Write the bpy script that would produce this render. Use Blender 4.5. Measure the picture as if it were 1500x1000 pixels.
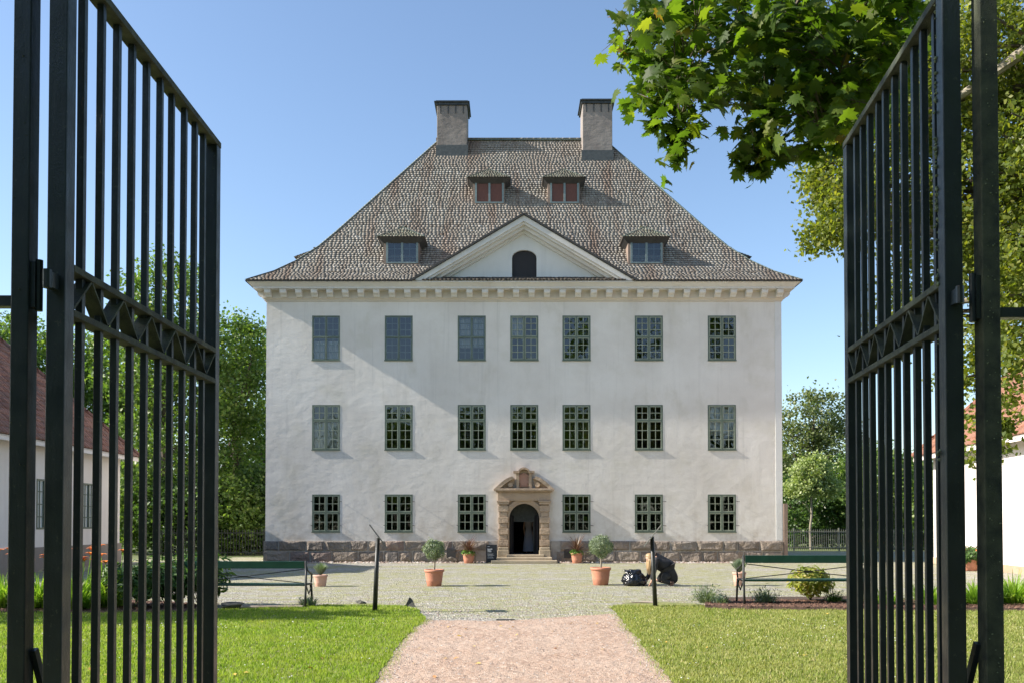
import bpy, math, random
import numpy as np
from mathutils import Vector, Matrix
from mathutils.geometry import tessellate_polygon
random.seed(7); rng = np.random.default_rng(7)
R = math.radians
for o in list(bpy.data.objects): bpy.data.objects.remove(o)
scn = bpy.context.scene
col = scn.collection
# ------------------------------------------------------------------ camera, sky, sun
FPX, EYE, PITCH, PY0 = 1324.0, 1.64, R(1.2), 737.3      # measured on the 1500 px wide photograph
cam = bpy.data.cameras.new('camera'); cam.sensor_width = 36; cam.lens = FPX/1500*36
cam.shift_y = (PY0-500)/1500; cam.clip_start = .05; cam.clip_end = 3000
co = bpy.data.objects.new('camera', cam); col.objects.link(co)
co.location = (0, 0, EYE); co.rotation_euler = (R(90)+PITCH, 0, 0)
scn.camera = co
SUN_EL, SUN_AZ = R(32.5), R(4.5)                          # light travels towards +X, slightly into the facade
d = Vector((math.cos(SUN_EL)*math.cos(SUN_AZ), math.cos(SUN_EL)*math.sin(SUN_AZ), -math.sin(SUN_EL)))
w = bpy.data.worlds.new('World'); scn.world = w; w.use_nodes = True
nt = w.node_tree; sky = nt.nodes.new('ShaderNodeTexSky'); sky.sky_type = 'NISHITA'; sky.sun_disc = False
sky.sun_elevation = SUN_EL; sky.sun_rotation = math.atan2(-d.x, -d.y)
sky.altitude = 0; sky.air_density = 1.0; sky.dust_density = 0.7; sky.ozone_density = 2.0
nt.links.new(sky.outputs[0], nt.nodes['Background'].inputs[0]); nt.nodes['Background'].inputs[1].default_value = 0.12
sl = bpy.data.lights.new('sun', 'SUN'); sl.energy = 5.0; sl.angle = R(0.55); sl.color = (1, .93, .82)
so = bpy.data.objects.new('sun', sl); col.objects.link(so); so.rotation_euler = d.to_track_quat('-Z', 'Y').to_euler()
scn.view_settings.view_transform = 'Standard'; scn.view_settings.look = 'None'
scn.view_settings.exposure = 1.0; scn.view_settings.gamma = 1; scn.view_settings.use_curve_mapping = False
scn.render.engine = 'CYCLES'
scn.cycles.transparent_max_bounces = 16; scn.cycles.max_bounces = 6

def P(px, py, Y):            # point of the place seen at that photo pixel, at distance Y
    a, b = (px-750)/FPX, (PY0-py)/FPX
    v = Vector((a, math.cos(PITCH)-b*math.sin(PITCH), math.sin(PITCH)+b*math.cos(PITCH)))
    return Vector((0, 0, EYE)) + v*(Y/v.y)
def G(px, py):               # point on level ground seen at that pixel
    a, b = (px-750)/FPX, (PY0-py)/FPX
    v = Vector((a, math.cos(PITCH)-b*math.sin(PITCH), math.sin(PITCH)+b*math.cos(PITCH)))
    return Vector((0, 0, EYE)) + v*(-EYE/v.z)
def PX(p):
    r = Vector(p)-Vector((0, 0, EYE)); dpt = r.y*math.cos(PITCH)+r.z*math.sin(PITCH)
    return 750+FPX*r.x/dpt, PY0-FPX*(r.z*math.cos(PITCH)-r.y*math.sin(PITCH))/dpt

# ------------------------------------------------------------------ materials
def newmat(name):
    m = bpy.data.materials.new(name); m.use_nodes = True
    return m, m.node_tree, m.node_tree.nodes, m.node_tree.links, m.node_tree.nodes['Principled BSDF']
def coords(N, L, scale=(1, 1, 1), kind='Object'):
    t = N.new('ShaderNodeTexCoord'); mp = N.new('ShaderNodeMapping'); mp.inputs['Scale'].default_value = scale
    L.new(t.outputs[kind], mp.inputs[0]); return mp.outputs[0]
def noise(N, L, vec, scale, detail=4, rough=.55):
    n = N.new('ShaderNodeTexNoise'); n.inputs['Scale'].default_value = scale; n.inputs['Detail'].default_value = detail
    n.inputs['Roughness'].default_value = rough
    if vec: L.new(vec, n.inputs['Vector'])
    return n.outputs['Fac']
def ramp(N, L, fac, stops):
    r = N.new('ShaderNodeValToRGB'); e = r.color_ramp.elements
    while len(e) < len(stops): e.new(.5)
    for k, (p, c) in enumerate(stops): e[k].position = p; e[k].color = (*c, 1) if len(c) == 3 else c
    if fac is not None: L.new(fac, r.inputs[0])
    return r.outputs[0]
def mixc(N, L, f, a, b, mode='MIX'):
    m = N.new('ShaderNodeMix'); m.data_type = 'RGBA'; m.blend_type = mode
    for sock, v in ((m.inputs[0], f), (m.inputs[6], a), (m.inputs[7], b)):
        if isinstance(v, bpy.types.NodeSocket): L.new(v, sock)
        elif isinstance(v, (int, float)): sock.default_value = v
        else: sock.default_value = (*v, 1)
    return m.outputs[2]
def bump(N, L, B, h, strength, dist=.02, prev=None):
    b = N.new('ShaderNodeBump'); b.inputs['Strength'].default_value = strength; b.inputs['Distance'].default_value = dist
    L.new(h, b.inputs['Height'])
    if prev: L.new(prev, b.inputs['Normal'])
    if B: L.new(b.outputs[0], B.inputs['Normal'])
    return b.outputs[0]
def simple(name, c1, c2, scale=4, rough=.7, bs=.3, bd=.01, bscale=None, metal=0, stretch=(1, 1, 1), spec=.5):
    m, T, N, L, B = newmat(name); v = coords(N, L, stretch)
    f = noise(N, L, v, scale)
    L.new(ramp(N, L, f, [(.3, c1), (.7, c2)]), B.inputs['Base Color'])
    B.inputs['Roughness'].default_value = rough; B.inputs['Metallic'].default_value = metal
    B.inputs['Specular IOR Level'].default_value = spec
    if bs: bump(N, L, B, noise(N, L, v, bscale or scale*6, 5), bs, bd)
    return m
def island(name, stops, rough=.75, large=None, bs=.3, bscale=60, bd=.004, streak=None):
    m, T, N, L, B = newmat(name); g = N.new('ShaderNodeNewGeometry')
    c = ramp(N, L, g.outputs['Random Per Island'], stops)
    if large:
        f = noise(N, L, coords(N, L, large[2] if len(large) > 2 else (1, 1, 1)), large[0], 5)
        c = mixc(N, L, ramp(N, L, f, [(.5, (0, 0, 0)), (.72, (1, 1, 1))]), c, large[1])
    if streak:
        f = noise(N, L, coords(N, L, streak[2]), streak[0], 3)
        c = mixc(N, L, ramp(N, L, f, [(.48, (0, 0, 0)), (.7, (.75, .75, .75))]), c, streak[1], 'MULTIPLY')
    L.new(c, B.inputs['Base Color']); B.inputs['Roughness'].default_value = rough
    if bs: bump(N, L, B, noise(N, L, coords(N, L), bscale, 4), bs, bd)
    return m
def leafmat(name, stops, trans=.35, rough=.45, spec=.35, tint=None, patch=None):
    m, T, N, L, B = newmat(name); g = N.new('ShaderNodeNewGeometry')
    c = ramp(N, L, g.outputs['Random Per Island'], stops)
    if patch:
        c = mixc(N, L, ramp(N, L, noise(N, L, coords(N, L), .9, 5, .65), [(.42, (0, 0, 0)), (.68, (.7, .7, .7))]), c, patch[0])
        c = mixc(N, L, ramp(N, L, noise(N, L, coords(N, L), 4.5, 4, .6), [(.5, (0, 0, 0)), (.72, (.6, .6, .6))]), c, patch[1])
    L.new(c, B.inputs['Base Color']); B.inputs['Roughness'].default_value = rough; B.inputs['Specular IOR Level'].default_value = spec
    t = N.new('ShaderNodeBsdfTranslucent')
    L.new(mixc(N, L, 1.0, c, tint or (1.5, 1.7, .6), 'MULTIPLY'), t.inputs[0])
    mx = N.new('ShaderNodeMixShader'); mx.inputs[0].default_value = trans
    L.new(B.outputs[0], mx.inputs[1]); L.new(t.outputs[0], mx.inputs[2]); L.new(mx.outputs[0], N['Material Output'].inputs[0])
    return m

def m_plaster(name, c1, c2, stain, bstr=.5, lump=1.0, damp=False):
    m, T, N, L, B = newmat(name); v = coords(N, L)
    c = ramp(N, L, noise(N, L, v, .35, 6, .6), [(.35, c1), (.65, c2)])
    s = noise(N, L, coords(N, L, (1, 1, .6)), .9, 8, .68)
    c = mixc(N, L, ramp(N, L, s, [(.54, (0, 0, 0)), (.78, (.55, .55, .55))]), c, stain)
    s2 = noise(N, L, coords(N, L, (3.2, 3.2, .22)), 1.0, 6, .6)
    c = mixc(N, L, ramp(N, L, s2, [(.56, (0, 0, 0)), (.85, (.5, .5, .5))]), c, tuple(x*.72 for x in c1))
    s3 = noise(N, L, v, 14, 5, .7)
    c = mixc(N, L, ramp(N, L, s3, [(.55, (0, 0, 0)), (.8, (.22, .22, .22))]), c, tuple(x*.7 for x in c1))
    if damp:            # splashed, weathered band above the plinth, rain streaks and repaired patches
        sx = N.new('ShaderNodeSeparateXYZ'); tc = N.new('ShaderNodeTexCoord'); L.new(tc.outputs['Object'], sx.inputs[0])
        mr = N.new('ShaderNodeMapRange'); mr.inputs[1].default_value = .9; mr.inputs[2].default_value = 2.5; mr.inputs[3].default_value = 1; mr.inputs[4].default_value = 0; L.new(sx.outputs[2], mr.inputs[0])
        mu = N.new('ShaderNodeMath'); mu.operation = 'MULTIPLY'; L.new(mr.outputs[0], mu.inputs[0]); L.new(ramp(N, L, noise(N, L, v, 1.7, 8, .7), [(.45, (0, 0, 0)), (.7, (.8, .8, .8))]), mu.inputs[1])
        c = mixc(N, L, mu.outputs[0], c, (.40, .34, .27))
        pt = N.new('ShaderNodeTexVoronoi'); pt.inputs['Scale'].default_value = .34; pt.inputs['Randomness'].default_value = 1; L.new(coords(N, L, (1, 1, 1.4)), pt.inputs['Vector'])
        sp_ = N.new('ShaderNodeSeparateColor'); L.new(pt.outputs['Color'], sp_.inputs[0])
        c = mixc(N, L, ramp(N, L, sp_.outputs[0], [(.55, (0, 0, 0)), (.75, (.10, .10, .10))]), c, tuple(x*1.12 for x in c2))
        st_ = noise(N, L, coords(N, L, (5, 5, .16)), 1.0, 5, .65)
        c = mixc(N, L, ramp(N, L, st_, [(.58, (0, 0, 0)), (.8, (.45, .45, .45))]), c, (.38, .37, .34))
        sy_ = noise(N, L, coords(N, L, (1, 1, 1.2)), .55, 5, .6)
        c = mixc(N, L, ramp(N, L, sy_, [(.55, (0, 0, 0)), (.72, (.35, .35, .35))]), c, (.47, .44, .33))
    L.new(c, B.inputs['Base Color']); B.inputs['Roughness'].default_value = .9; B.inputs['Specular IOR Level'].default_value = .2
    h1 = bump(N, L, None, noise(N, L, coords(N, L, (1, 1, 1.5)), 2.2, 3, .5), bstr, .05*lump)
    h2 = bump(N, L, None, noise(N, L, v, 11, 5, .6), bstr, .008*lump, h1)
    bump(N, L, B, noise(N, L, v, 90, 3, .6), .3, .003, h2)
    return m
M = {}
M['plaster'] = m_plaster('white_plaster', (.60, .562, .515), (.715, .683, .64), (.46, .42, .33), .27, damp=True)
M['plaster_smooth'] = m_plaster('white_plaster_fine', (.60, .60, .58), (.66, .66, .65), (.50, .49, .46), .1)
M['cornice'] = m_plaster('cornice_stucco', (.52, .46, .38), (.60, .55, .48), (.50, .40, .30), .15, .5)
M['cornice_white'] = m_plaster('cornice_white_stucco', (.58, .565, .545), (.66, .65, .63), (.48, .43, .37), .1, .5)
M['wing_plinth'] = m_plaster('wing_plinth', (.24, .20, .18), (.32, .28, .25), (.2, .16, .14), .6)
M['barn_plaster'] = m_plaster('outbuilding_plaster', (.76, .69, .65), (.82, .765, .73), (.62, .57, .53), .15)
M['chimney'] = m_plaster('chimney_render', (.19, .165, .15), (.31, .275, .25), (.16, .10, .09), .6)
M['mortar'] = simple('mortar', (.34, .30, .26), (.46, .42, .37), 5, .95, .5)
M['plinth'] = island('plinth_stone', [(0, (.16, .135, .115)), (.25, (.24, .195, .155)), (.45, (.20, .175, .15)), (.62, (.29, .24, .19)), (.85, (.17, .155, .14)), (1, (.25, .165, .135))],
                     .85, (2.6, (.33, .26, .20)), 1.0, 5, .14)
M['sandstone'] = m_plaster('sandstone', (.34, .25, .175), (.46, .355, .255), (.17, .14, .115), 1.0, 1.2)
M['sandstone_red'] = m_plaster('red_sandstone', (.36, .20, .15), (.42, .26, .19), (.25, .15, .12), .9, .7)
M['stepstone'] = m_plaster('step_stone', (.36, .29, .20), (.48, .40, .29), (.22, .18, .12), .7, .7)
M['shingle'] = island('wood_shingle', [(0, (.19, .165, .14)), (.12, (.26, .235, .20)), (.5, (.305, .28, .24)), (.88, (.345, .32, .28)), (.98, (.42, .39, .35)), (1, (.18, .14, .11))],
                      .85, (.25, (.30, .25, .21)), .3, 30, .004, streak=(1.0, (.62, .42, .34), (1.6, .25, .12)))
M['shingle_moss'] = island('mossy_shingle', [(0, (.15, .13, .10)), (.4, (.27, .25, .19)), (.8, (.38, .36, .29)), (1, (.22, .24, .16))], .85, (2, (.25, .27, .17)), .4)
M['end_grain_shade'] = simple('dark_end_grain_shade', (.05, .042, .035), (.09, .075, .06), 9, .95, 0)  # weathered end grain, darkened further as painted shade on shingle butts and sides
M['under'] = simple('roof_underlay', (.05, .04, .035), (.08, .065, .05), 3, .9)
M['tile_red'] = island('orange_clay_tile', [(0, (.17, .07, .045)), (.3, (.26, .115, .072)), (.7, (.33, .155, .10)), (1, (.22, .11, .075))], .8, (1.2, (.24, .13, .09)), .4)
M['tile_brown'] = island('weathered_clay_tile', [(0, (.15, .07, .055)), (.3, (.23, .105, .08)), (.7, (.30, .15, .115)), (1, (.19, .11, .09))], .8, (1.5, (.17, .11, .10)), .4)
M['copper'] = simple('ridge_metal', (.085, .11, .10), (.14, .175, .16), 8, .8, .2, spec=.2)
M['darkmetal'] = simple('dark_flashing', (.03, .035, .035), (.06, .065, .065), 8, .5, .2, metal=.3)
M['lead'] = simple('lead_flashing', (.06, .065, .062), (.10, .105, .10), 8, .5, .2, metal=.2)
M['sage'] = simple('sage_window_paint', (.085, .115, .085), (.12, .15, .115), 6, .5, .15)
M['sagelight'] = simple('pale_sage_paint', (.22, .25, .185), (.30, .33, .25), 6, .5, .1)
M['bluegrey'] = simple('dormer_window_paint', (.14, .19, .19), (.20, .25, .25), 6, .5, .1)
M['shutter'] = simple('dark_wood_shutter', (.012, .011, .013), (.022, .020, .022), 20, .7, .3, stretch=(8, 1, 1))
M['redbrown'] = simple('red_brown_board', (.10, .035, .022), (.15, .055, .035), 6, .6, .2, stretch=(8, 1, 1))
M['weatherboard'] = simple('dark_weathered_board', (.035, .035, .035), (.06, .058, .055), 6, .8, .3)
M['weatherwood'] = simple('weathered_wood', (.18, .13, .10), (.28, .21, .17), 6, .8, .3, stretch=(1, 1, .2))
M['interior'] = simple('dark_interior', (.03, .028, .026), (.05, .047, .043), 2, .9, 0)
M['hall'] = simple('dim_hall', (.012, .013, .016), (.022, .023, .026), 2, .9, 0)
M['curtain'] = simple('white_curtain', (.72, .72, .70), (.82, .81, .79), 3, .9, .5, .02, 6, stretch=(9, 1, .3))
M['paint'] = simple('dark_gate_paint', (.009, .015, .019), (.020, .029, .031), 7, .34, .5, .002, 120)
def m_paint():
    m, T, N, L, B = newmat('weathered_gate_paint'); v = coords(N, L)
    c = ramp(N, L, noise(N, L, v, 7), [(.3, (.009, .015, .019)), (.7, (.020, .029, .031))])
    f = ramp(N, L, noise(N, L, v, 45, 6, .7), [(.62, (0, 0, 0)), (.68, (1, 1, 1))]); c = mixc(N, L, f, c, (.050, .058, .045))
    f2 = ramp(N, L, noise(N, L, coords(N, L, (1, 1, .45)), 26, 7, .75), [(.66, (0, 0, 0)), (.70, (1, 1, 1))]); c = mixc(N, L, f2, c, (.085, .045, .025))
    L.new(c, B.inputs['Base Color']); L.new(ramp(N, L, noise(N, L, v, 12, 4), [(.3, (.28, .28, .28)), (.7, (.5, .5, .5))]), B.inputs['Roughness'])
    h = bump(N, L, None, noise(N, L, v, 120, 4), .5, .002); h = bump(N, L, None, noise(N, L, coords(N, L, (1, 1, .25)), 22, 3), .5, .006, h); bump(N, L, B, f2, .3, .002, h); return m
M['paint'] = m_paint()
M['paint_moss'] = simple('mossy_gate_paint', (.014, .020, .015), (.075, .085, .052), 16, .75, .8, .004, 160)
M['moss'] = simple('pale_moss', (.12, .16, .09), (.22, .26, .16), 40, .95, .6)
M['benchgreen'] = simple('dark_green_bench_paint', (.008, .05, .038), (.014, .07, .052), 5, .22, .1)
M['iron'] = simple('cast_iron', (.012, .014, .014), (.03, .032, .03), 9, .45, .3)
M['ironwarm'] = simple('fence_iron', (.17, .165, .125), (.25, .24, .19), 9, .6, .3)
M['black'] = simple('black_board', (.01, .011, .013), (.014, .015, .018), 5, .45, 0)
M['white'] = simple('white_lettering', (.75, .76, .78), (.8, .8, .8), 5, .7, 0)
M['panel'] = simple('pale_sign_panel', (.28, .27, .25), (.36, .35, .32), 5, .35, 0)
M['greypanel'] = simple('grey_sign_panel', (.09, .09, .09), (.14, .14, .14), 5, .35, 0)
M['terracotta'] = simple('terracotta', (.42, .17, .105), (.52, .235, .15), 5, .8, .3)
M['terra_pale'] = simple('pale_terracotta', (.48, .27, .20), (.62, .40, .32), 7, .85, .3)
M['soil'] = simple('potting_soil', (.03, .02, .014), (.06, .042, .03), 30, .95, .8)
M['mulch'] = island('bark_mulch', [(0, (.045, .022, .014)), (.5, (.11, .055, .036)), (1, (.20, .11, .075))], .9, None, .3)
M['pebble'] = island('pebbles', [(0, (.17, .12, .10)), (.4, (.30, .23, .19)), (.75, (.40, .35, .31)), (1, (.52, .48, .44))], .8, None, .2)
M['rock'] = simple('dark_rock', (.05, .05, .045), (.14, .135, .115), 9, .9, .9, .03)
M['flag'] = simple('flagstone', (.28, .22, .17), (.42, .35, .28), 7, .9, .7, .01)
M['bark'] = simple('tree_bark', (.07, .055, .042), (.16, .13, .10), 8, .9, .9, .03, 20, stretch=(1, 1, .25))
M['bark_pale'] = simple('pale_bark', (.20, .17, .13), (.33, .29, .23), 8, .9, .8, .02, 20, stretch=(1, 1, .25))
M['bag'] = simple('black_rubbish_bag', (.006, .007, .010), (.010, .012, .018), 4, .2, .5, .03, 14, spec=.6)
M['cloth_black'] = simple('black_cloth', (.013, .013, .016), (.03, .03, .034), 5, .85, .7, .02, 16)
M['cloth_dark'] = simple('charcoal_trousers', (.02, .02, .022), (.035, .035, .037), 9, .9, .3)
M['skin'] = simple('skin', (.52, .31, .22), (.56, .35, .26), 4, .55, 0)
M['blond'] = simple('blond_hair', (.30, .19, .09), (.46, .32, .17), 30, .5, .6, .01, 60, stretch=(1, 1, .2))
M['darkhair'] = simple('dark_hair', (.015, .012, .01), (.03, .022, .018), 30, .5, .4)
M['shoe'] = simple('brown_leather', (.10, .05, .03), (.17, .09, .055), 9, .5, .2)
M['sole'] = simple('pale_sole', (.5, .46, .4), (.6, .56, .5), 9, .8, 0)
M['dress'] = simple('pale_dress', (.42, .40, .46), (.52, .5, .55), 4, .9, .3)
M['orange'] = simple('orange_petals', (.75, .17, .02), (.85, .27, .04), 20, .6, 0)
# leaves
M['lf_bg'] = leafmat('background_leaves', [(0, (.07, .12, .032)), (.4, (.115, .19, .045)), (.8, (.165, .24, .06)), (1, (.24, .29, .085))], .38)
M['lf_bg2'] = leafmat('background_leaves_olive', [(0, (.08, .11, .045)), (.5, (.14, .175, .07)), (1, (.22, .24, .11))], .35)
M['lf_dark'] = leafmat('dark_understorey_leaves', [(0, (.04, .08, .022)), (.6, (.07, .13, .034)), (1, (.13, .20, .05))], .3)
M['lf_light'] = leafmat('pale_green_leaves', [(0, (.22, .27, .10)), (.5, (.30, .36, .14)), (1, (.42, .46, .22))], .3)
M['lf_linden'] = leafmat('linden_leaves', [(0, (.07, .10, .022)), (.4, (.12, .165, .034)), (.8, (.18, .215, .048)), (1, (.24, .25, .07))], .5, tint=(1.9, 1.8, .5))
M['lf_maple'] = leafmat('maple_leaves', [(0, (.048, .085, .018)), (.4, (.070, .12, .024)), (.8, (.10, .155, .028)), (.992, (.17, .20, .04)), (1, (.30, .18, .08))], .52, .5, .25, tint=(1.7, 1.9, .4))
M['lf_olive'] = leafmat('olive_leaves', [(0, (.11, .15, .09)), (.5, (.19, .24, .15)), (1, (.30, .34, .24))], .25)
M['lf_lav'] = leafmat('lavender_leaves', [(0, (.12, .17, .12)), (1, (.26, .31, .22))], .25)
M['lf_cord'] = leafmat('bronze_strap_leaves', [(0, (.07, .028, .026)), (.5, (.15, .082, .06)), (1, (.30, .23, .15))], .2, tint=(1.3, 1, .7))
M['lf_lily'] = leafmat('daylily_leaves', [(0, (.16, .27, .04)), (.5, (.25, .38, .06)), (1, (.38, .48, .10))], .45)
M['lf_peony'] = leafmat('peony_leaves', [(0, (.035, .085, .025)), (.6, (.07, .14, .035)), (1, (.12, .20, .05))], .3)
M['lf_yellow'] = leafmat('yellowing_peony_leaves', [(0, (.16, .20, .05)), (.6, (.30, .32, .08)), (1, (.46, .36, .12))], .4)
M['lf_pot'] = leafmat('bedding_leaves', [(0, (.08, .17, .03)), (1, (.16, .28, .06))], .35)
M['grassL'] = leafmat('lawn_blades', [(0, (.125, .20, .024)), (.35, (.215, .32, .04)), (.8, (.30, .41, .06)), (1, (.46, .47, .15))], .4, .6, .2, tint=(1.3, 1.4, .6), patch=((.34, .38, .085), (.115, .215, .03)))
M['grassR'] = leafmat('dry_lawn_blades', [(0, (.14, .19, .04)), (.35, (.245, .31, .065)), (.75, (.335, .38, .11)), (1, (.58, .50, .28))], .4, .6, .2, tint=(1.3, 1.3, .6), patch=((.40, .40, .16), (.15, .22, .05)))
M['clover'] = simple('clover_white', (.6, .6, .55), (.75, .75, .7), 5, .8, 0)
M['fallen'] = island('fallen_leaf', [(0, (.5, .30, .05)), (.6, (.62, .45, .09)), (1, (.45, .2, .09))], .7, None, 0)

def m_glass(nm='window_glass', ior=1.85):
    m, T, N, L, B = newmat(nm); N.remove(B)
    tr = N.new('ShaderNodeBsdfTransparent'); tr.inputs[0].default_value = (.85, .88, .88, 1)
    gl = N.new('ShaderNodeBsdfGlossy'); gl.inputs['Roughness'].default_value = .01; gl.inputs['Color'].default_value = (.95, .97, 1, 1)
    fr = N.new('ShaderNodeFresnel'); fr.inputs['IOR'].default_value = ior
    mx = N.new('ShaderNodeMixShader'); L.new(fr.outputs[0], mx.inputs[0]); L.new(tr.outputs[0], mx.inputs[1]); L.new(gl.outputs[0], mx.inputs[2])
    b = N.new('ShaderNodeBump'); b.inputs['Strength'].default_value = .4; b.inputs['Distance'].default_value = .008
    L.new(noise(N, L, coords(N, L), 2.6, 1), b.inputs['Height']); L.new(b.outputs[0], gl.inputs['Normal'])
    L.new(mx.outputs[0], N['Material Output'].inputs[0]); return m
M['glass'] = m_glass(); M['glass_thin'] = m_glass('thin_window_glass', 1.18)

def m_gravel():
    m, T, N, L, B = newmat('courtyard_gravel'); v = coords(N, L)
    vo = N.new('ShaderNodeTexVoronoi'); vo.inputs['Scale'].default_value = 26; L.new(v, vo.inputs['Vector'])
    sp = N.new('ShaderNodeSeparateColor'); L.new(vo.outputs['Color'], sp.inputs[0])
    c = ramp(N, L, sp.outputs[0], [(0, (.12, .112, .098)), (.35, (.25, .235, .205)), (.7, (.38, .36, .32)), (1, (.62, .60, .56))])
    vo2 = N.new('ShaderNodeTexVoronoi'); vo2.inputs['Scale'].default_value = 9; L.new(v, vo2.inputs['Vector'])
    sp2 = N.new('ShaderNodeSeparateColor'); L.new(vo2.outputs['Color'], sp2.inputs[0])
    c = mixc(N, L, .35, c, ramp(N, L, sp2.outputs[1], [(0, (.2, .18, .16)), (1, (.55, .52, .48))]))
    # weeds and moss growing in the gravel, in broad bands along the drive
    wv = noise(N, L, coords(N, L, (.10, .55, 1)), 1.0, 4, .6)
    w2 = noise(N, L, v, 2.2, 6, .7)
    ad = N.new('ShaderNodeMath'); ad.operation = 'MULTIPLY'; L.new(ramp(N, L, wv, [(.36, (.15, .15, .15)), (.48, (1, 1, 1))]), ad.inputs[0])
    L.new(ramp(N, L, w2, [(.36, (0, 0, 0)), (.62, (.85, .85, .85))]), ad.inputs[1])
    gr = ramp(N, L, noise(N, L, v, 16, 4), [(.3, (.20, .21, .06)), (.7, (.34, .335, .105))])
    c = mixc(N, L, ad.outputs[0], c, gr)
    c = mixc(N, L, ramp(N, L, noise(N, L, v, .5, 4), [(.4, (0, 0, 0)), (.8, (.4, .4, .4))]), c, (.40, .36, .30))
    L.new(c, B.inputs['Base Color']); B.inputs['Roughness'].default_value = .95; B.inputs['Specular IOR Level'].default_value = .2
    h = bump(N, L, None, vo.outputs['Distance'], .9, .03)
    bump(N, L, B, noise(N, L, v, 5, 4), .6, .04, h); return m
M['gravel'] = m_gravel()
def m_path():
    m, T, N, L, B = newmat('red_gravel_path'); v = coords(N, L)
    vo = N.new('ShaderNodeTexVoronoi'); vo.inputs['Scale'].default_value = 60; L.new(v, vo.inputs['Vector'])
    sp = N.new('ShaderNodeSeparateColor'); L.new(vo.outputs['Color'], sp.inputs[0])
    c = ramp(N, L, sp.outputs[0], [(0, (.20, .12, .085)), (.25, (.39, .265, .195)), (.8, (.49, .35, .265)), (1, (.68, .56, .46))])
    c = mixc(N, L, ramp(N, L, noise(N, L, v, 1.1, 5), [(.35, (0, 0, 0)), (.7, (.6, .6, .6))]), c, (.52, .41, .33))
    c = mixc(N, L, ramp(N, L, noise(N, L, v, 7, 5, .7), [(.5, (0, 0, 0)), (.75, (.6, .6, .6))]), c, (.36, .23, .175))
    L.new(c, B.inputs['Base Color']); B.inputs['Roughness'].default_value = .95; B.inputs['Specular IOR Level'].default_value = .15
    h = bump(N, L, None, vo.outputs['Distance'], .7, .012)
    bump(N, L, B, noise(N, L, v, 5, 5, .6), .8, .06, h); return m
M['path'] = m_path()
M['lawnbase'] = simple('lawn_soil', (.16, .18, .05), (.25, .25, .085), 6, .95, .6, .03)
M['ground'] = simple('meadow_ground', (.08, .11, .035), (.14, .16, .06), .6, .95, .6, .05)
M['bed'] = simple('bed_soil', (.05, .03, .02), (.11, .065, .045), 14, .95, .9, .03)

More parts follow.
